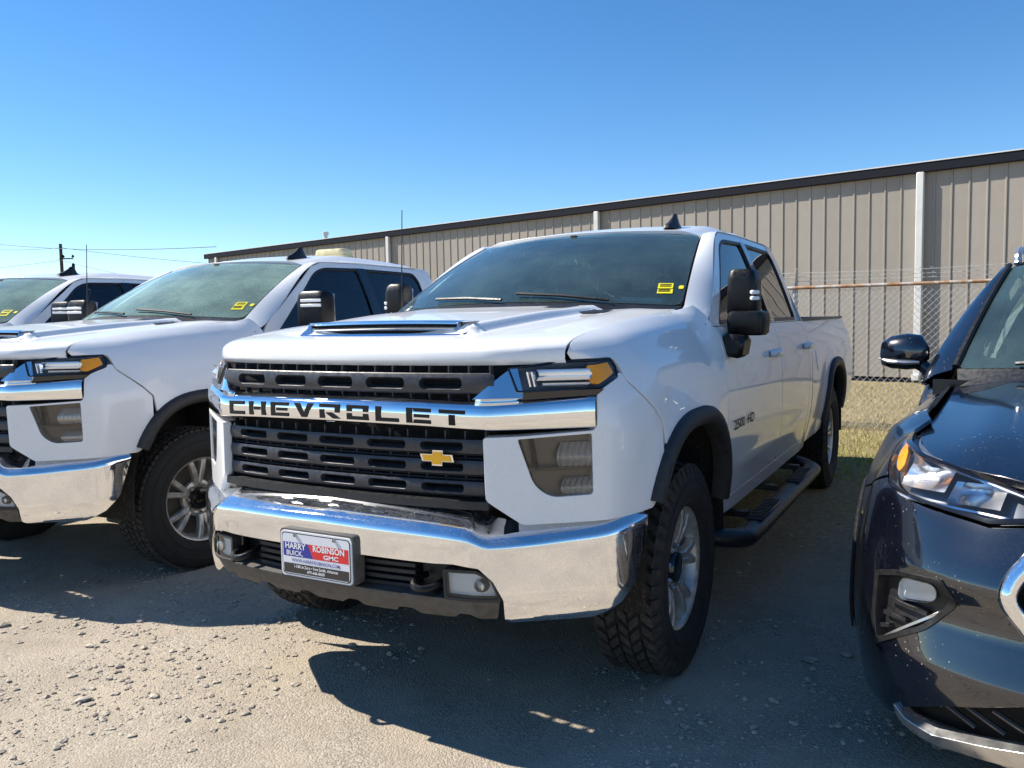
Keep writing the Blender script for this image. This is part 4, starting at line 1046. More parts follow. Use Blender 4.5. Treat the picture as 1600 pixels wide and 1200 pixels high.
def build_suv():
    T = empty('crossover')
    K = 'black_paint'
    def two(nm, par, m_, ol, fn, res, th, holes=(), lift=0.0, lines=()): return panel(nm, par, m_, ol, fn, res, th, holes, mirror=True, lift=lift, lines=lines)
    half = [(.25, -.930), (.41, -.872), (.53, -.806), (.62, -.742), (.705, -.60), (.752, -.36), (.765, -.05), (.765, .30), (.750, .47)]
    rear = [(.60, .385), (.30, .250), (0, .205)]
    fr = [(0, -.952)]+half+rear; ol = fr+[(-x, y) for x, y in fr[::-1][1:-1]]
    hood = panel('hood', T, K, rnd(ol, .02, 3), HOOD2, .03, .025)
    # fender, doors
    ar = [(0+.405*math.cos(a), .375+.395*math.sin(a)) for a in np.linspace(-.35, math.pi+.35, 22)]
    up = [p for p in ar if p[1] > .30]
    fo = [(.640, .34), (.640, 1.075), (.60, 1.118), (.45, 1.118), (-.05, 1.118), (-.30, 1.095), (-.375, 1.045), (-.50, .985), (-.690, .912), (-.285, .800), (-.262, .70)]
    aq = [p for p in up if p[0] > -.26]
    two('fender', T, K, fo+aq[::-1], BODY2, .03, .012)
    d = {}
    for nm, a, b in (('front_door', .646, 1.640), ('rear_door', 1.648, 2.47)):
        d[nm] = two(nm, T, K, rnd([(a, .36), (b, .36), (b, 1.105), (a, 1.105)], .02), BODY2, .05, .012)
        for k in (0, 1):
            m = MB(); q = FN_(BODY2, b-.16, .92); m.tube(cr([(q[0]+.002, b-.26, .92), (q[0]+.03, b-.24, .92), (q[0]+.034, b-.16, .922), (q[0]+.03, b-.08, .922), (q[0]+.002, b-.06, .922)], 4), .013, 8)
            o_ = m.build('door_handle', K, d[nm][k])
            if k: mirror_of(o_, d[nm][k]); bpy.data.objects.remove(o_, do_unlink=True)
    ra = [(2.85+.405*math.cos(a), .375+.395*math.sin(a)) for a in np.linspace(-.35, math.pi+.35, 22)]; ra = [p for p in ra if p[1] > .36]
    two('quarter_panel', T, K, [(2.478, .36), (2.478, 1.105), (3.78, 1.105), (3.86, .95), (3.88, .36)]+ra, BODY2, .05, .012)
    two('sill', T, 'black_plastic', [(.42, .20), (2.44, .20), (2.44, .35), (.42, .35)], BODY2, .08, .02)
    for c0 in (0, 2.85):
        for k in (1, -1):
            m = MB(); rows = []
            for a in np.linspace(-.15, math.pi+.15, 30):
                s_, t_ = c0+.405*math.cos(a), .375+.395*math.sin(a); N_ = surf_n(BODY2, s_, max(.2, t_))
                rows.append([FN_(BODY2, s_+math.cos(a)*o_, max(.15, t_+math.sin(a)*o_))+N_*l_ for o_, l_ in ((-.012, -.05), (-.012, .008), (.0, .014), (.035, .012), (.045, .002))])
            m.grid(np.array(rows)*A(k, 1, 1), flip=k < 0); m.build('arch_cladding', 'black_plastic', T, angle=50)
            m = MB(); m.grid(np.array([[A(k*x, c0+.42*math.cos(a), .375+.41*math.sin(a)) for a in np.linspace(-.2, math.pi+.2, 20)] for x in (.93, .62)]), flip=k > 0); m.build('wheel_liner', 'liner', T)
    # front bumper skin with its openings
    bez = rnd([(-.790, .622), (-.905, .655), (-1.060, .668), (-1.092, .600), (-1.00, .505), (-.800, .392), (-.778, .48)], .02)
    gr = [(-1.250, .665), (-1.285, .752), (-1.34, .775), (SC+.004, .785), (SC+.004, .470), (-1.40, .470), (-1.315, .560)]
    tp = [(SC, .918), (-1.45, .905), (-1.385, .885), (-1.36, .866), (-1.30, .850), (-1.165, .832), (-1.003, .850), (-.845, .872), (-.742, .890), (-.705, .905), (-.292, .793), (-.268, .70)]
    bt = [(-.42, .30), (-.44, .19), (-.62, .165), (-.80, .170), (-.875, .195), (-.935, .238), (-1.07, .297), (-1.30, .385), (-1.50, .41), (SC, .418)]
    af = [p for p in up if p[0] <= -.26]
    bm = two('front_bumper', T, K, tp+af+bt, BODY2, .028, .03, [bez, rnd(gr[:2]+gr[2:], .015)], lines=[[(s_, t_) for s_ in np.linspace(-1.22, -1.10, 14)] for t_ in (.668, .655, .600)]+[[(s_, t_) for s_ in np.linspace(-1.28, -1.06, 24)] for t_ in (.548,)])
    for k in (0, 1):
        sg = 1 if k == 0 else -1; MS = lambda fn: (lambda u, v: fn(u, v)*A(sg, 1, 1))
        rec = lambda dy: MS(lambda u, v: BODY2(u, v)+A(0, dy, 0))
        bz = panel('fog_bezel', bm[k], 'black_plastic', bez, rec(.045), .04, .005, sgn=sg)
        c0 = bez.mean(0); panel('bezel_rim', bz, 'black_plastic', c0+(bez-c0)*1.04, rec(-.006), .03, .06, [c0+(bez-c0)*.88], sgn=sg)
        fl = rnd([(-.895, .560), (-1.025, .580), (-1.03, .635), (-.905, .628)], .03, 4); fg = panel('fog_light', bz, 'fog_white', fl, rec(.035), .03, .004, sgn=sg)
        panel('lens', fg, 'lens_clear', fl, rec(.018), .04, .02, sgn=sg)
        for j in range(3):
            t0 = .545-.05*j; s0 = -.86+.02*j; f_ = [(s0, t0), (s0-.14+.045*j, t0-.008+.012*j), (s0-.14+.045*j, t0+.004+.012*j), (s0, t0+.012)]
            panel('fin', bz, 'black_plastic', f_, rec(.018), .05, .02, sgn=sg)
        panel('fin', bz, 'satin_silver', [(-.812, .402), (-1.035, .560), (-1.043, .556), (-.820, .400)], rec(.012), .05, .03, sgn=sg)
        # grille with chrome surround
        g_ = panel('grille', T, 'void', gr, rec(.05), .06, .005, sgn=sg)
        m = MB(); q = cr(np.array(gr[4:5]+gr[5:]+gr[:4]), 6)
        m.tube([FN_(BODY2, a, b)*A(sg, 1, 1)+A(0, -.006, 0) for a, b in q], .026, 10, False, upv=(0, 1, 0)); m.build('grille_surround', 'chrome', g_)
        for t0 in (.52, .58, .64, .70):
            m = MB(); m.tube([FN_(BODY2, s_, t0)*A(sg, 1, 1)+A(0, .03, 0) for s_ in np.linspace(SC, -1.31, 12)], .016, 8); m.build('grille_slat', 'gloss_black', g_)
        # lower opening, slats, silver skid trims
        lo = panel('lower_intake', bm[k], 'void', [(-.90, .19), (SC, .22), (SC, .42), (-1.30, .39), (-1.05, .295)], rec(.07), .06, .005, sgn=sg)
        for j in range(9):
            sA = -1.05-.085*j; tA = .285+.012*j; q = [FN_(BODY2, sA+.02*i, min(.40, tA+.012*(4-i)))*A(sg, 1, 1)+A(0, .035, -.005*i) for i in range(0, 5)]
            q = [FN_(BODY2, sA-.11*i/4, tA+.02-.055*i/4)*A(sg, 1, 1)+A(0, .04, 0) for i in range(5)]
            m = MB(); m.tube(q, .008, 6); m.build('intake_slat', 'black_plastic', lo)
        sk = [(-.895, .240), (-.93, .205), (-1.02, .188), (-1.15, .215), (-1.30, .248), (-1.50, .262), (SC, .270), (SC, .225), (-1.5, .214), (-1.30, .196), (-1.15, .165), (-1.02, .145), (-.945, .155), (-.90, .19)]
        panel('skid_trim', bm[k], 'satin_silver', rnd(sk, .01, 2), rec(.0), .03, .04, sgn=sg, lift=.012)
        s2 = [(-1.06, .142), (-1.2, .158), (-1.40, .172), (SC, .190), (SC, .150), (-1.4, .141), (-1.15, .141)]
        panel('skid_trim', bm[k], 'satin_silver', s2, rec(.03), .04, .04, sgn=sg, lift=.008)
        # headlight
        ho = np.array([(-1.160, .842), (-1.003, .860), (-.840, .883), (-.742, .901), (-.690, .926), (-.42, 1.030), (-.40, 1.040), (-.56, 1.030), (-.715, 1.020), (-.937, .982), (-1.07, .955), (-1.232, .930), (-1.37, .905), (-1.33, .868)])
        ho = rnd(ho, .012, 3); c0 = ho.mean(0)
        def bk(u, v):
            p = BODY2(u, v).copy(); p[..., 0] -= .020; p[..., 1] += .045; p[..., 2] -= .012; return p
        H = panel('headlight', T, 'lamp_grey', ho, MS(bk), .03, .004, sgn=sg)
        panel('lens', H, 'lens_clear', ho, MS(BODY2), .03, .03, sgn=sg)
        panel('bezel', H, 'gloss_black', ho, MS(BODY2), .03, .01, [np.stack([c0[0]+(ho[:, 0]-c0[0])*.965, c0[1]-.002+(ho[:, 1]-c0[1])*.86], 1)], sgn=sg, lift=.003)
        am = [(-.700, .936), (-.735, .930), (-.745, .95), (-.70, .985), (-.60, 1.010), (-.56, 1.005)]
        panel('turn_signal', H, 'amber', rnd(am, .008), MS(lambda u, v: BODY2(u, v)-A(.010, -.012, 0)), .03, .012, sgn=sg)
        m = MB()
        for (sa, sb, ta, tb) in ((-.80, -.98, .905, .965), (-1.0, -1.17, .880, .938)):
            gq = []
            for i in range(8):
                row = []
                for j in range(8):
                    u_, v_ = i/7, j/7; p = FN_(BODY2, sa+(sb-sa)*u_, ta+(tb-ta)*v_); dpt = .012+.035*math.sin(math.pi*u_)*math.sin(math.pi*v_)
                    row.append((p+A(-.008, dpt, -.004))*A(sg, 1, 1))
                gq.append(row)
            m = MB(); m.grid(np.array(gq), flip=sg > 0); m.build('reflector', 'reflector', H, angle=25)
        m = MB(); m.tube([(FN_(BODY2, s_, .862+.10*(-s_-.75)*-.35+.012)+A(-.006, .014, 0))*A(sg, 1, 1) for s_ in np.linspace(-.75, -1.25, 14)], .006, 6); m.build('light_strip', 'reflector', H)
        m = MB(); m.tube([(FN_(BODY2, s_, t_)+A(-.006, .012, -.004))*A(sg, 1, 1) for s_, t_ in ((-.72, 1.005), (-.93, .972), (-1.07, .947), (-1.23, .922), (-1.34, .903))], .007, 6); m.build('light_strip', 'reflector', H)
        # mirror
        m = MB(); P = []
        for i, (x, y, z, ry, rz) in enumerate(((1.115, .86, 1.232, .010, .018), (1.105, .855, 1.236, .045, .058), (1.06, .845, 1.242, .062, .080), (.99, .835, 1.246, .068, .088), (.925, .83, 1.246, .060, .080), (.895, .83, 1.24, .03, .03))):
            P.append([A(x, y+ry*math.cos(a)*(1 if math.cos(a) < 0 else .6), z+rz*math.sin(a)*(1.0 if math.sin(a) > 0 else 1.0)) for a in np.linspace(0, 2*math.pi, 20, endpoint=False)])
        m.grid(np.array(P)*A(sg, 1, 1), cv=True, flip=sg > 0); mr = m.build('wing_mirror', K, T, angle=60)
        m = MB(); m.tube(np.array([(1.112, .835, 1.212), (1.06, .785, 1.200), (.99, .772, 1.196), (.93, .785, 1.198)])*A(sg, 1, 1), [.008, .011, .011, .009], 8); m.build('mirror_strip', 'satin_silver', mr)
        m = MB(); m.tube(cr([(.95, .83, 1.195), (.90, .82, 1.165), (.875, .815, 1.11), (.87, .81, 1.07)], 5)*A(sg, 1, 1), [.030]*5+[.032]*5+[.036]*6, 10); m.build('mirror_stalk', 'gloss_black', mr)
        m = MB(); m.add(np.array([(1.09, .8925, 1.20), (.92, .866, 1.20), (.92, .866, 1.275), (1.09, .8925, 1.275)])*A(sg, 1, 1), [(0, 1, 2, 3)]); m.build('mirror_glass', 'reflector', mr)
        # greenhouse side
        gs = MS(GS2)
        w1 = rnd([(.76, 1.13), (1.62, 1.13), (1.60, 1.575), (1.42, 1.575), (1.25, 1.50)], .03); w2 = rnd([(1.70, 1.13), (2.46, 1.13), (2.40, 1.56), (1.69, 1.575)], .03); w3 = rnd([(2.54, 1.14), (3.30, 1.22), (3.05, 1.50), (2.50, 1.555)], .03)
        cs = panel('cab_side', T, K, rnd([(.60, 1.108), (3.78, 1.108), (3.70, 1.25), (3.45, 1.56), (3.0, 1.63), (1.42, 1.645), (1.25, 1.605), (.70, 1.20)], .02), gs, .05, .02, [w1, w2, w3], sgn=sg)
        for w_ in (w1, w2, w3): panel('side_window', cs, 'tinted_glass', w_, gs, .08, .003, sgn=sg, lift=-.008)
        m = MB(); rows = [[], [], [], []]
        for y in np.concatenate([np.linspace(.54, 1.32, 16), np.linspace(1.36, 3.70, 20)]):
            a = FN_(WSH2, .995, min(1, max(0, (y-.57)/.73))) if y <= 1.325 else FN_(ROOF2, .985, (y-1.32)/(3.72-1.32))
            y2 = y+.05*(1-float(sstep(1.2, 1.6, y))); zo = float(np.interp(y2, [.5, .60, .70, 1.25, 1.42, 3.0, 3.45, 3.75], [1.10, 1.115, 1.20, 1.603, 1.643, 1.628, 1.558, 1.30])); b = FN_(GS2, y2, zo)
            n_ = A(.55, -.4 if y < 1.3 else 0, .75); n_ /= np.linalg.norm(n_)
            rows[0].append(a-A(0, 0, .012)); rows[1].append(a+A(.006, 0, .004)); rows[2].append((a+b)/2+n_*.016); rows[3].append(b+n_*.001)
        m.grid(np.array(rows)*A(sg, 1, 1), flip=sg > 0); m.build('cant_rail', K, T, angle=60)
        m = MB(); m.tube(cr([(.575, 1.36, 1.665), (.575, 1.42, 1.725), (.575, 1.8, 1.755), (.56, 2.8, 1.745), (.545, 3.3, 1.70), (.545, 3.36, 1.65)], 6)*A(sg, 1, 1), .018, 8); m.build('roof_rail', 'satin_silver', T)
        m = MB(); m.tube([(FN_(WSH2, .985, v)+A(.004, -.006, .006))*A(sg, 1, 1) for v in np.linspace(0.02, 1, 14)], .014, 6); m.build('pillar_trim', 'black_plastic', T)
    wsf = rnd([(-.985, .015), (.985, .015), (.985, .985), (-.985, .985)], .06)
    ws = panel('windshield', T, 'windshield_glass', wsf, WSH2, .08, .004)
    c0 = wsf.mean(0); panel('windshield_frit', ws, 'gloss_black', wsf, WSH2, .06, .004, [rnd(c0+(A([-.985, .015], [.985, .015], [.985, .985], [-.985, .985])-c0)*A(.91, .84), .10, 5)], lift=-.006)
    panel('roof', T, K, [(-.985, 0), (.985, 0), (.985, 1), (-.985, 1)], ROOF2, .07, .02)
    cw = MB(); us = np.linspace(-.98, .98, 21); rv = sp1([0, .3, .6, .75], [.205, .25, .385, .47])
    cw.grid(np.array([[FN_(HOOD2, .745*u, float(rv(np.array([abs(.745*u)]))[0]))+A(0, -.03, -.035) for u in us], [FN_(HOOD2, .745*u, float(rv(np.array([abs(.745*u)]))[0]))+A(0, .015, -.014) for u in us], [FN_(WSH2, u, .02)+A(0, 0, -.004) for u in us]]), flip=True); cw.build('cowl', 'black_plastic', T)
    for x0, x1 in ((.55, -.05), (-.10, -.68)):
        a = FN_(WSH2, x0, .03)+A(0, -.02, .012); b = FN_(WSH2, x1, .025)+A(0, -.02, .012); m = MB(); m.tube([a, (a+b)/2+A(0, -.02, .012), b], .009, 6); m.build('wiper', 'black_plastic', T)
    m = MB(); P = []
    for z, y, hw in ((.30, 3.86, .80), (.60, 3.93, .86), (.95, 3.92, .86), (1.10, 3.86, .84), (1.40, 3.75, .70), (1.64, 3.66, .54)): P.append([A(hw*u, y-.08*u*u, z) for u in np.linspace(-1, 1, 9)])
    m.grid(np.array(P)); m.build('tailgate', K, T, fix=False)
    m = MB(); m.box((0, .76, 1.06), (1.5, .44, .16), ch=.05); ds = m.build('dashboard', 'interior', T)
    m = MB(); th = np.linspace(0, 2*math.pi, 25); m.tube([(.36+.17*math.cos(a), 1.05-.06*math.sin(a), 1.08+.16*math.sin(a)) for a in th], .013, 8, False); m.build('steering_wheel', 'black_plastic', ds)
    for x in (-.38, .38):
        m = MB(); m.box((x, 1.5, .72), (.5, .54, .18), ch=.05); m.box((x, 1.78, 1.05), (.5, .16, .6), Matrix.Rotation(R(-14), 3, 'X'), .05); m.box((x, 1.88, 1.42), (.26, .1, .18), ch=.04); m.build('seat', 'seat_cloth', T)
    m = MB(); m.box((0, 2.35, .72), (1.4, .5, .18), ch=.05); m.box((0, 2.62, 1.0), (1.4, .16, .6), Matrix.Rotation(R(-12), 3, 'X'), .05); m.build('rear_bench', 'seat_cloth', T)
    m = MB(); m.box((0, 1.7, .34), (1.7, 4.1, .06)); m.box((0, .50, .78), (1.66, .03, .72)); m.box((0, -.15, .66), (1.05, 1.1, .5), ch=.05); m.build('floor_pan', 'black_plastic', T)
    w = make_wheel('wheel', 'HW')
    for i, (x, y) in enumerate([(.80, 0), (-.80, 0), (.80, 2.85), (-.80, 2.85)]):
        o_ = w if i == 0 else copy_tree(w); o_.parent = T; o_.scale = (.86, .90, .90); o_.location = (x, y, .376); o_.rotation_euler = (i*.7, 0, 0 if x > 0 else math.pi)
    return T
# ------------------------------------------------------------------ place the vehicles
TA = build_truck('AT'); roof_fin(TA)
GRP = 'white pickups parked in a row'
ws = [o for o in TA.children if o.name.startswith('windshield')][0]
def ws_patch(nm, mtl, pts, lift): return panel(nm, ws, mtl, pts, WSH, .05, .001, lift=lift)
ws_patch('price_sticker', 'sticker_yellow', [(.840, .170), (.920, .178), (.918, .232), (.838, .225)], .003); ws_patch('price_sticker', 'sticker_yellow', [(.844, .118), (.925, .125), (.922, .170), (.842, .162)], .003)
for j, v0 in enumerate((.205, .188, .150, .135)): ws_patch('sticker_print', 'ink', [(.848, v0), (.908, v0+.006), (.908, v0+.014), (.848, v0+.008)], .0045)
ws_patch('lot_sticker', 'sticker_yellow', rnd([(.950, .175), (.976, .178), (.976, .215), (.950, .212)], .012), .003)
LT = copy_tree(TA); LT.location = (-2.97, .15, -.012); LT.rotation_euler = (0, 0, R(2.3))
TC = copy_tree(TA); TC.location = (-6.05, .38, 0); TC.rotation_euler = (0, 0, R(6.5))
def kill(o):
    for ch in list(o.children): kill(ch)
    bpy.data.objects.remove(o, do_unlink=True)
for t in (LT, TC):
    for ch in list(t.children):
        if ch.name.startswith('dealer_plate'): kill(ch)
for ch in list(LT.children):
    if ch.name.startswith('wheel') and 'corner' in ch: kill(ch)
w = make_wheel('wheel', 'HW')
for i, (x, y) in enumerate([(.865, 0), (-.865, 0), (.865, WB), (-.865, WB)]):
    o_ = w if i == 0 else copy_tree(w); o_.parent = LT; o_.location = (x, y, .418); o_.rotation_euler = (.35+i, 0, (0 if x > 0 else math.pi)+(R(-9) if y == 0 else 0))
for t in (LT, TC):
    for ch in list(t.children):
        if ch.name.startswith('mirror_base'): kill(ch)
    tow_mirrors(t, False)
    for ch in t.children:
        if ch.name.startswith('windshield'): ch.data = ch.data.copy(); ch.data.materials[0] = mat('windshield_dust_glare')
tag(TA, 'white crew-cab pickup with a red and blue dealer plate on its chrome bumper', 'pickup truck', GRP)
tag(LT, 'white crew-cab pickup with a cream warning beacon on its roof', 'pickup truck', GRP)
tag(TC, 'white crew-cab pickup parked beyond the one with the roof beacon', 'pickup truck', GRP)
# beacon on the middle pickup's roof
bc = empty('warning_beacon', tuple(LT.matrix_basis @ Vector((.19, 2.28, 1.992))), R(2.3), 'flat cream plastic warning beacon on the roof of a white pickup', 'beacon')
m = MB(); m.prism(rnd([(-.165, -.085), (.165, -.085), (.165, .085), (-.165, .085)], .05, 5), 0, .024, lambda p, h: np.stack([p[:, 0], p[:, 1], np.full(len(p), h)], 1)); m.build('base', 'beacon_lens', bc, fix=True)
m = MB(); P = [[A(x*k_, y*k_, z) for x, y in rnd([(-.158, -.08), (.158, -.08), (.158, .08), (-.158, .08)], .05, 5)] for z, k_ in ((.024, .97), (.03, 1), (.066, .98), (.078, .93), (.082, .8))]
m.grid(np.array(P), cv=True); n_ = len(P[0]); m.F.append(tuple(range(4*n_, 5*n_))); m.build('lens', 'beacon_lens', bc, fix=True)
SU = build_suv(); SU.location = (2.614, .263, 0); SU.rotation_euler = (0, 0, -.101)
tag(SU, 'glossy black crossover speckled with dirt, silver roof rails and skid trim', 'car')
# ------------------------------------------------------------------ ground, building, fence, poles
def ground_materials():
    nb = NB('gravel'); b = nb.b; co = nb.obj()
    big = nb.noise(.55, 5, .6); mid = nb.noise(9, 6, .65); fine = nb.noise(110, 7, .75)
    c1 = nb.ramp(mid, [(.28, (.27, .225, .168)), (.5, (.37, .31, .235)), (.75, (.46, .395, .305))])
    c2 = nb.ramp(fine, [(.34, (.20, .172, .135)), (.52, (.41, .355, .28)), (.70, (.60, .535, .44))])
    base = nb.mix(.45, c1, c2)
    # stones pressed into the surface
    v = nb.n('ShaderNodeTexVoronoi'); v.inputs['Scale'].default_value = 130; nb.l(co, v.inputs['Vector'])
    v2 = nb.n('ShaderNodeTexVoronoi'); v2.inputs['Scale'].default_value = 48; nb.l(co, v2.inputs['Vector'])
    stc = nb.ramp(v.outputs['Color'], [(.1, (.21, .185, .155)), (.5, (.41, .36, .285)), (.9, (.58, .52, .43))])
    msk = nb.ramp(nb.noise(3.5, 4, .6), [(.42, g3(.15)), (.62, g3(.75))])
    base = nb.mix(msk, base, stc)
    base = nb.mix(nb.ramp(nb.noise(1.3, 6, .68), [(.44, g3(.0)), (.60, g3(.65))]), base, nb.mix(fine, (.40, .335, .25), (.56, .485, .375)))
    base = nb.mix(nb.ramp(nb.noise(.9, 5, .7), [(.52, g3(.0)), (.68, g3(.4))]), base, (.22, .19, .15))
    # dirt and thatch under and behind the vehicles
    sep = nb.n('ShaderNodeSeparateXYZ'); nb.l(co, sep.inputs[0])
    ad = nb.n('ShaderNodeMath', operation='MULTIPLY_ADD'); nb.l(big, ad.inputs[0]); ad.inputs[1].default_value = 2.2; nb.l(sep.outputs['Y'], ad.inputs[2])
    gz = nb.n('ShaderNodeMapRange'); nb.l(ad.outputs[0], gz.inputs['Value']); gz.inputs['From Min'].default_value = 1.6; gz.inputs['From Max'].default_value = 4.2
    soil = nb.ramp(nb.noise(24, 5, .7), [(.3, (.17, .13, .075)), (.6, (.36, .29, .16)), (.8, (.50, .42, .25))])
    nb.l(nb.mix(gz.outputs[0], base, soil), b.inputs['Base Color'])
    b.inputs['Roughness'].default_value = .95; b.inputs['Specular IOR Level'].default_value = .15
    h1 = nb.n('ShaderNodeMath', operation='MULTIPLY_ADD'); nb.l(v.outputs['Distance'], h1.inputs[0]); h1.inputs[1].default_value = -.9; nb.l(fine, h1.inputs[2])
    h2 = nb.n('ShaderNodeMath', operation='MULTIPLY_ADD'); nb.l(v2.outputs['Distance'], h2.inputs[0]); h2.inputs[1].default_value = -.35; nb.l(h1.outputs[0], h2.inputs[2])
    nb.bump(h2.outputs[0], .7, .007); MATS['gravel'] = nb.m
    nb = NB('stone'); oi = nb.n('ShaderNodeObjectInfo')
    nb.l(nb.ramp(nb.noise(40, 3, .6), [(.3, (.22, .19, .155)), (.55, (.42, .37, .295)), (.8, (.62, .56, .46))]), nb.b.inputs['Base Color']); nb.b.inputs['Roughness'].default_value = .9; nb.bump(nb.noise(90, 4), .4, .004); MATS['stone'] = nb.m
    nb = NB('grass'); f = nb.noise(.9, 4, .6); f2 = nb.noise(23, 3, .6)
    dry = nb.ramp(f2, [(.3, (.42, .34, .17)), (.7, (.66, .57, .36))]); grn = nb.ramp(f2, [(.3, (.20, .24, .035)), (.7, (.47, .46, .10))])
    sep = nb.n('ShaderNodeSeparateXYZ'); nb.l(nb.obj(), sep.inputs[0])
    ma = nb.n('ShaderNodeMath', operation='MULTIPLY_ADD'); nb.l(f, ma.inputs[0]); ma.inputs[1].default_value = 4.0; nb.l(sep.outputs['Y'], ma.inputs[2])
    near = nb.ramp(ma.outputs[0], [(0, g3(1)), (1, g3(1))]); mr = nb.n('ShaderNodeMapRange'); nb.l(ma.outputs[0], mr.inputs['Value']); mr.inputs['From Min'].default_value = 7.6; mr.inputs['From Max'].default_value = 10.0; mr.inputs['To Min'].default_value = .95; mr.inputs['To Max'].default_value = .10
    nb.l(nb.mix(mr.outputs[0], dry, grn), nb.b.inputs['Base Color']); nb.b.inputs['Roughness'].default_value = .8; nb.b.inputs['Specular IOR Level'].default_value = .2; MATS['grass'] = nb.m
    nb = NB('tan_siding'); sep = nb.n('ShaderNodeSeparateXYZ'); nb.l(nb.obj(), sep.inputs[0])
    oi = nb.n('ShaderNodeObjectInfo'); nz = nb.noise(1.6, 5, .6); av = nb.n('ShaderNodeMath', operation='MULTIPLY_ADD'); nb.l(oi.outputs['Random'], av.inputs[0]); av.inputs[1].default_value = .35; nb.l(nz, av.inputs[2])
    nb.l(nb.ramp(av.outputs[0], [(.3, (.300, .266, .222)), (1.0, (.378, .338, .288))]), nb.b.inputs['Base Color']); nb.b.inputs['Roughness'].default_value = .5; nb.b.inputs['Specular IOR Level'].default_value = .35; MATS['tan_siding'] = nb.m
    simple('dark_trim', (.012, .013, .020), .6, spec=.15); simple('white_metal', (.66, .66, .63), .5, var=.06, vscale=4); simple('roof_metal', (.62, .61, .58), .45, .3)
    nb = NB('rusty_rail'); nb.l(nb.ramp(nb.noise(7, 6, .75), [(.42, (.42, .42, .41)), (.52, (.34, .20, .11)), (.68, (.24, .10, .045))]), nb.b.inputs['Base Color']); nb.b.inputs['Roughness'].default_value = .7; nb.b.inputs['Metallic'].default_value = .3; MATS['rusty_rail'] = nb.m
ground_materials()
def graded(lo, hi, step, far):
    a = list(np.arange(lo, hi+1e-6, step)); d = step; x = hi
    while x < far: d *= 1.35; x += d; a.append(x)
    d = step; x = lo
    while x > -far: d *= 1.35; x -= d; a.insert(0, x)
    return np.array(a)
def vnoise(x, y, seed, scale):
    rs = np.random.RandomState(seed); N = 256; T = rs.rand(N, N); X = x/scale; Y = y/scale; i = np.floor(X).astype(int); j = np.floor(Y).astype(int); u = X-i; v = Y-j; u = u*u*(3-2*u); v = v*v*(3-2*v)
    g = lambda a, b: T[a % N, b % N]
    return (g(i, j)*(1-u)*(1-v)+g(i+1, j)*u*(1-v)+g(i, j+1)*(1-u)*v+g(i+1, j+1)*u*v)-.5
def gz(x, y):
    x = np.asarray(x, float); y = np.asarray(y, float)
    h = .030*vnoise(x, y, 1, 1.3)+.012*vnoise(x, y, 2, .35)+.004*vnoise(x, y, 3, .11)
    for (vx, vy) in TYRES:
        d = np.hypot(x-vx, (y-vy)*.8); h = h*sstep(.12, .45, d)
    return h-.004
def zc(th, pts): return None
TYRES = []
for (tx, ty, tr, hw, wb) in ((0, 0, 0, .865, WB), (-2.97, .15, R(2.3), .865, WB), (-6.05, .38, R(6), .865, WB), (2.614, .263, -.101, .80, 2.85)):
    for sx_ in (-1, 1):
        for yy in (0, wb): TYRES.append((tx+math.cos(tr)*sx_*hw-math.sin(tr)*yy, ty+math.sin(tr)*sx_*hw+math.cos(tr)*yy))
gx = graded(-4.6, 4.4, .045, 900); gy = graded(-3.2, 3.2, .045, 900)
X, Y = np.meshgrid(gx, gy, indexing='ij'); fade = np.clip(1-(np.hypot(X, Y)-25)/30, 0, 1)
Z = gz(X.ravel(), Y.ravel()).reshape(X.shape)*fade
m = len(gy); idx = np.arange(len(gx)*m).reshape(len(gx), m)
Fq = np.stack([idx[:-1, :-1], idx[1:, :-1], idx[1:, 1:], idx[:-1, 1:]], -1).reshape(-1, 4)
ground = link('ground', mesh('ground', np.stack([X, Y, Z], -1).reshape(-1, 3), Fq.tolist(), angle=None), None, 'gravel'); tag(ground, kind='structure')
# loose gravel: small stones too many to count
rs = np.random.RandomState(7); SV = []; SF = []
OCT = np.array([(1, 0, 0), (0, 1, 0), (-1, 0, 0), (0, -1, 0), (.7, .7, .5), (-.7, .7, .55), (-.7, -.7, .5), (.7, -.7, .55), (.1, 0, 1.0), (0, 0, -.6)], float)
OF = [(0, 4, 7), (0, 1, 4), (1, 5, 4), (1, 2, 5), (2, 6, 5), (2, 3, 6), (3, 7, 6), (3, 0, 7), (4, 5, 8), (5, 6, 8), (6, 7, 8), (7, 4, 8), (0, 9, 1), (1, 9, 2), (2, 9, 3), (3, 9, 0)]
def stone(mb, x, y, r, rr):
    a = rr.rand()*6.28; sc = A(1, .55+.4*rr.rand(), .35+.4*rr.rand())*r; c_, s_ = math.cos(a), math.sin(a)
    V = OCT*(1+.35*(rr.rand(10, 1)-.5))*sc; V = np.stack([V[:, 0]*c_-V[:, 1]*s_, V[:, 0]*s_+V[:, 1]*c_, V[:, 2]], 1)+A(x, y, float(gz(np.array([x]), np.array([y]))[0])+r*.10)
    return V
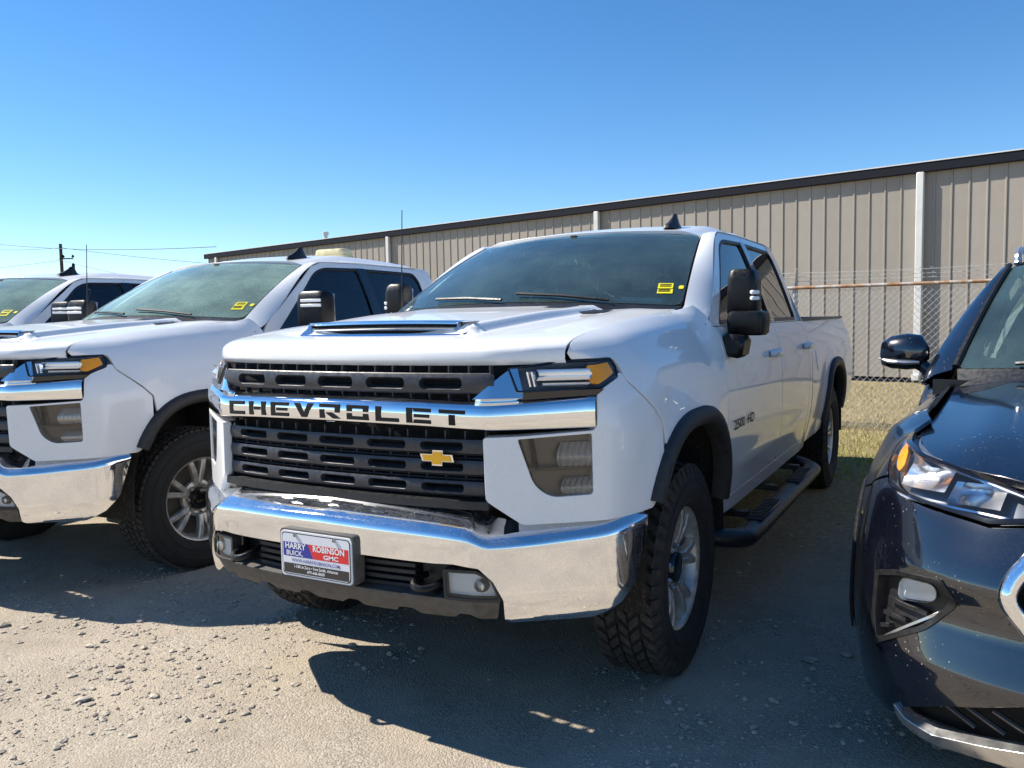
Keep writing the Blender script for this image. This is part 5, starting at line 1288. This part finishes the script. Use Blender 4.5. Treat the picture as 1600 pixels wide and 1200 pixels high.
def stones(n, x0, x1, y0, y1, r, tmpl, faces, thr, sink):
    x = rs.uniform(x0, x1, n); y = rs.uniform(y0, y1, n); d = vnoise(x, y, 11, .55)+.6*vnoise(x, y, 12, 1.7)+.5*vnoise(x, y, 13, .17)
    kp = d+rs.rand(n)*.5-.25 > thr; x, y = x[kp], y[kp]; n = len(x); rr = r(n); a = rs.rand(n)*6.28; c_, s_ = np.cos(a)[:, None], np.sin(a)[:, None]
    V = tmpl[None]*(1+.4*(rs.rand(n, len(tmpl), 1)-.5))*np.stack([np.ones(n), .55+.4*rs.rand(n), .38+.35*rs.rand(n)], 1)[:, None]*rr[:, None, None]
    P = np.stack([V[..., 0]*c_-V[..., 1]*s_+x[:, None], V[..., 0]*s_+V[..., 1]*c_+y[:, None], V[..., 2]+(gz(x, y)+rr*sink)[:, None]], -1)
    F = (np.array(faces)[None]+(np.arange(n)*len(tmpl))[:, None, None]).reshape(-1, 3)
    return P.reshape(-1, 3), F
PA, FA = stones(120000, -3.6, 3.6, -2.4, 3.2, lambda n: .0022+.0055*rs.rand(n)**2.6, OCT[[0, 1, 2, 3, 8]], [(0, 1, 4), (1, 2, 4), (2, 3, 4), (3, 0, 4)], .02, -.05)
PB, FB = stones(17000, -3.4, 3.4, -2.35, 2.9, lambda n: .006+.014*rs.rand(n)**3.2, OCT, OF, .08, .08)
allV = [PA, PB]; allF = FA.tolist()+(FB+len(PA)).tolist()
tag(link('loose_gravel', mesh('loose_gravel', np.vstack(allV), allF, angle=20), None, 'stone'), 'small grey and tan stones strewn over the dirt lot', 'gravel', kind='stuff')
for (x, y, r) in ((-1.52, -.92, .030), (-1.02, -1.30, .034), (-.40, -1.62, .036), (.42, -1.72, .045), (.47, -1.66, .03), (-.80, -1.15, .022), (-1.85, -1.45, .028), (-.62, -1.95, .034), (.10, -1.98, .032), (1.42, .30, .040), (1.55, .42, .030), (1.36, -.15, .026), (.55, -1.58, .022), (-1.25, -1.75, .026), (-2.1, -.98, .03), (.93, -1.55, .028), (-.1, -1.45, .02)):
    o_ = link('rock', mesh('rock', stone(None, x, y, r, rs), OF, angle=25), None, 'stone'); tag(o_, 'loose angular rock lying on the gravel lot', 'rock', 'loose rocks on the gravel')
# dry grass
def blades(n, x0, x1, y0, y1, h0, h1, seed, cond):
    rr = np.random.RandomState(seed); x = rr.uniform(x0, x1, n); y = rr.uniform(y0, y1, n); k_ = cond(x, y, rr); x, y = x[k_], y[k_]; n = len(x)
    a = rr.rand(n)*6.28; h = h0+(h1-h0)*rr.rand(n)**2; w = .0016+.0022*rr.rand(n); ln = (rr.rand(n)-.2)*1.1*h; b_ = rr.rand(n)*6.28; z = gz(x, y)-.005
    dx, dy = np.cos(a)*w, np.sin(a)*w; ox, oy = np.cos(b_)*ln, np.sin(b_)*ln
    V = np.stack([np.stack([x-dx, y-dy, z], 1), np.stack([x+dx, y+dy, z], 1), np.stack([x+ox*.4+dx*.6, y+oy*.4+dy*.6, z+h*.6], 1), np.stack([x+ox*.4-dx*.6, y+oy*.4-dy*.6, z+h*.6], 1), np.stack([x+ox, y+oy, z+h], 1)], 1)
    i = np.arange(n)*5; F = np.vstack([np.stack([i, i+1, i+2, i+3], 1)]).tolist(); F2 = np.stack([i+3, i+2, i+4], 1).tolist()
    return V.reshape(-1, 3), F+F2
d1 = lambda x, y, rr: (vnoise(x, y, 21, .5)+.7*vnoise(x, y, 22, 2.0)+.55*np.clip((y-4.6)/2.5, -1, 1)+.75*(rr.rand(len(x))-.5)) > .12
V1, F1 = blades(230000, -2.6, 4.4, 1.6, 14.9, .015, .070, 31, d1)
gr_ = link('dry_grass', mesh('dry_grass', V1, F1, angle=None), None, 'grass'); tag(gr_, 'short dry grass with green patches between the lot and the building', 'grass', kind='stuff')

# ------------------------------------------------------------------ metal building
BD = A(-.974, .227, 0); BD /= np.linalg.norm(BD); BN = A(BD[1], -BD[0], 0); BN = BN if BN[1] < 0 else -BN
B0 = A(1.11, 15.12, 0); EH = 4.10; TL, TRt = 27.5, -24.0
ang = math.atan2(BN[0], -BN[1])
bld = empty('metal_building', tuple(B0), math.atan2(-BD[1], -BD[0]), 'long tan ribbed-metal building with a dark eave and white downspouts', 'building')
# local frame: +x to the right along the wall, -y towards the lot
def bl(u): return -u
P_ = .305
pm = None
m = MB(); prof = [(0, 0), (.258, 0), (.267, -.017), (.292, -.017), (.302, 0), (.302, .02)]
m.grid(np.array([[A(x, y, z) for x, y in prof] for z in (.10, EH)]), flip=False)
first = None
for k in range(int((TL-TRt)/P_)):
    x0 = -TL+k*P_
    if first is None: first = m.build('siding_panel', 'tan_siding', bld, angle=20); o_ = first
    else: o_ = first.copy(); COL.objects.link(o_); o_.parent = bld
    o_.location = (x0, 0, 0)
m = MB(); m.box((-(TL+TRt)/2, .18, .03), (TL-TRt, .32, .06)); m.build('base_trim', 'dark_trim', bld)
m = MB(); m.box((-TL+.02, 7.5, EH/2), (.06, 15, EH)); m.build('end_wall', 'tan_siding', bld)
m = MB(); m.box((-TRt-.02, 7.5, EH/2), (.06, 15, EH)); m.build('end_wall', 'tan_siding', bld)
m = MB(); m.box((-(TL+TRt)/2, 15, EH/2), (TL-TRt, .06, EH)); m.build('back_wall', 'tan_siding', bld)
m = MB(); L0, L1 = -TL-.15, -TRt+.15
for s_ in (0, 1):
    y0, y1 = (-.12, 7.5) if s_ == 0 else (7.5, 15.12); z0, z1 = (EH+.20, EH+.66) if s_ == 0 else (EH+.66, EH+.20)
    m.grid(np.array([[A(L0, y0, z0), A(L1, y0, z0)], [A(L0, y1, z1), A(L1, y1, z1)]]), flip=True); m.grid(np.array([[A(L0, y0, z0-.03), A(L1, y0, z0-.03)], [A(L0, y1, z1-.03), A(L1, y1, z1-.03)]]))
m.build('roof', 'roof_metal', bld, angle=5)
m = MB(); m.box((-(TL+TRt)/2, -.065, EH+.095), (TL-TRt+.3, .12, .20), ch=.012); m.build('gutter', 'dark_trim', bld)
m = MB(); m.box((-(TL+TRt)/2, -.132, EH+.19), (TL-TRt+.3, .012, .022)); m.build('gutter_edge', 'white_metal', bld)
for u in (0.0, 7.72, 15.95, 26.7, -8.1, -16.2):
    m = MB(); m.box((-u, -.095, EH/2+.08), (.135, .10, EH-.16), ch=.012); m.box((-u, -.14, .12), (.14, .16, .12), ch=.012); m.build('downspout', 'white_metal', bld)
m = MB(); m.lathe([(4.30-.05, .07), (4.75, .07), (4.75, .11), (4.86, .12), (4.90, .04), (4.90, 0)], 14, (-22.0, 1.9, 0), 'z'); m.build('roof_vent', 'galvanised', bld)

# ------------------------------------------------------------------ chain-link fence
F0 = A(.02, 7.80, 0); FD = A(.980, -.200, 0); FD /= np.linalg.norm(FD)
fen = empty('chain_link_fence', tuple(F0), math.atan2(FD[1], FD[0]), 'chain-link fence with a rusty top rail and barbed wire before the building', 'fence')
FL, FR, FH = -9.3, 9.4, 1.745
m = MB(); m.tube([(FL, 0, FH), ((FL+FR)/2, 0, FH+.004), (FR, 0, FH)], .023, 10); m.build('top_rail', 'rusty_rail', fen)
for k, x in enumerate(np.arange(-9.15, 9.3, 3.05)):
    m = MB(); m.tube([(x, .03, -.2), (x, .03, FH+.02)], .030, 12); m.lathe([(FH+.02, .036), (FH+.05, .034), (FH+.06, 0)], 12, (x, .03, 0), 'z'); m.build('post', 'galvanised', fen)
    m = MB(); m.tube([(x, .03, FH+.03), (x+.03, -.02, FH+.12), (x+.06, -.08, FH+.24)], [.014, .012, .010], 8); m.build('barb_arm', 'galvanised', fen)
rw = random.Random(3)
for j, (dz, dy) in enumerate(((.085, -.01), (.135, -.035), (.185, -.06))):
    m = MB(); xs_ = np.linspace(FL, FR, 120); m.tube([(x, dy, FH+dz+.006*math.sin(x*1.9+j)-.014*math.sin(math.pi*((x-FL) % 3.05)/3.05)) for x in xs_], .0024, 4, False)
    for x in np.arange(FL, FR, .13):
        m.box((x+rw.uniform(-.02, .02), dy, FH+dz-.004), (.004, .004, .030), Matrix.Rotation(rw.uniform(-.6, .6), 3, 'Y')); m.box((x, dy, FH+dz-.004), (.026, .004, .004), Matrix.Rotation(rw.uniform(-.6, .6), 3, 'Y'))
    m.build('barbed_wire', 'galvanised', fen)['kind'] = 'stuff'
m = MB(); dgn = .079; H_ = FH-.03
for s_ in (1, -1):
    for k in range(int((FR-FL+H_)/dgn)+1):
        a = FL-H_*(s_ > 0)+k*dgn if s_ > 0 else FL+k*dgn
        n_ = int(H_/(dgn/2)); pts = []
        for i in range(n_+1):
            z = .03+(H_-.03)*i/n_; x = a+s_*(z-.03)
            if FL <= x <= FR: pts.append((x, .006*(1 if (i+k) % 2 else -1)*s_, z))
        if len(pts) > 1: m.tube(pts, .0024, 4, False)
m.build('wire_mesh', 'galvanised', fen, angle=None)['kind'] = 'stuff'

# ------------------------------------------------------------------ utility pole and lines
up = empty('utility_pole', (-52.2, 32.4, 0), R(25), 'distant dark wooden utility pole carrying thin wires', 'utility pole')
m = MB(); m.tube([(0, 0, -.5), (0, 0, 4), (0, 0, 7.0)], [.13, .12, .10], 10); m.build('pole', 'wood_dark', up)
m = MB(); m.box((.35, 0, 6.0), (.95, .07, .08)); m.build('cross_arm', 'wood_dark', up)
for x in (.15, .82):
    m = MB(); m.lathe([(6.06, .05), (6.12, .09), (6.20, .07), (6.26, .02), (6.27, 0)], 10, (x, 0, 0), 'z'); m.build('insulator', 'dark_trim', up)
m = MB(); m.lathe([(5.0, .10), (5.6, .10), (5.7, .04)], 10, (.82, 0, 0), 'z'); m.build('cutout_fuse', 'dark_trim', up)
def wire(a, b, sag, lab, r=.013):
    t = np.linspace(0, 1, 24); P = np.outer(1-t, A(*a))+np.outer(t, A(*b)); P[:, 2] -= sag*4*t*(1-t)
    m_ = MB(); m_.tube(P, r, 4, False); tag(m_.build('overhead_wire', 'wire_dark', None), lab, 'wire', 'overhead wires')
wire((-62.0, 30.0, 8.0), (-25.0, 21.2, 4.55), .45, 'topmost overhead wire slanting down to the corner of the building', .014)
wire((-75, 34, 9.0), (-52.14, 32.36, 6.74), .5, 'faint wire reaching the very top of the utility pole'); wire((-52.14, 32.36, 6.74), (-30, 42, 4.6), .4, 'faint wire running on from the top of the utility pole')
wire((-75, 33, 6.1), (-52.2, 32.35, 5.9), .25, 'wire reaching the cross arm of the utility pole'); wire((-52.2, 32.35, 5.9), (-33, 28.9, 3.2), .2, 'wire dropping from the cross arm behind the parked pickups')
wire((-62, 25, 6.6), (-40, 33.0, 1.9), .2, 'lowest wire dropping behind the far pickup')

# far woods added out of view to give the chrome a dark horizon to reflect
rs2 = np.random.RandomState(5); n = 5200; aa = rs2.uniform(R(150), R(395), n); rr_ = 190+25*rs2.rand(n); hh = (3.2+2.2*vnoise(aa*30, aa*0, 41, 1.0)+2.0*vnoise(aa*7, aa*0, 42, 1.0))*rs2.rand(n)**.6
cxy = np.stack([rr_*np.cos(aa), rr_*np.sin(aa), np.maximum(.2, hh)], 1); d_ = rs2.randn(n, 3, 3)*A(1.1, 1.1, .8)
tag(link('unseen_tree_belt', mesh('unseen_tree_belt', (cxy[:, None]+d_).reshape(-1, 3), np.arange(3*n).reshape(-1, 3).tolist(), angle=None), None, simple('unseen_woods', (.045, .055, .03), .9, var=.4, vscale=.5).m), 'unseen dark belt of trees added as a horizon for chrome reflections', 'unseen_woods', kind='stuff')
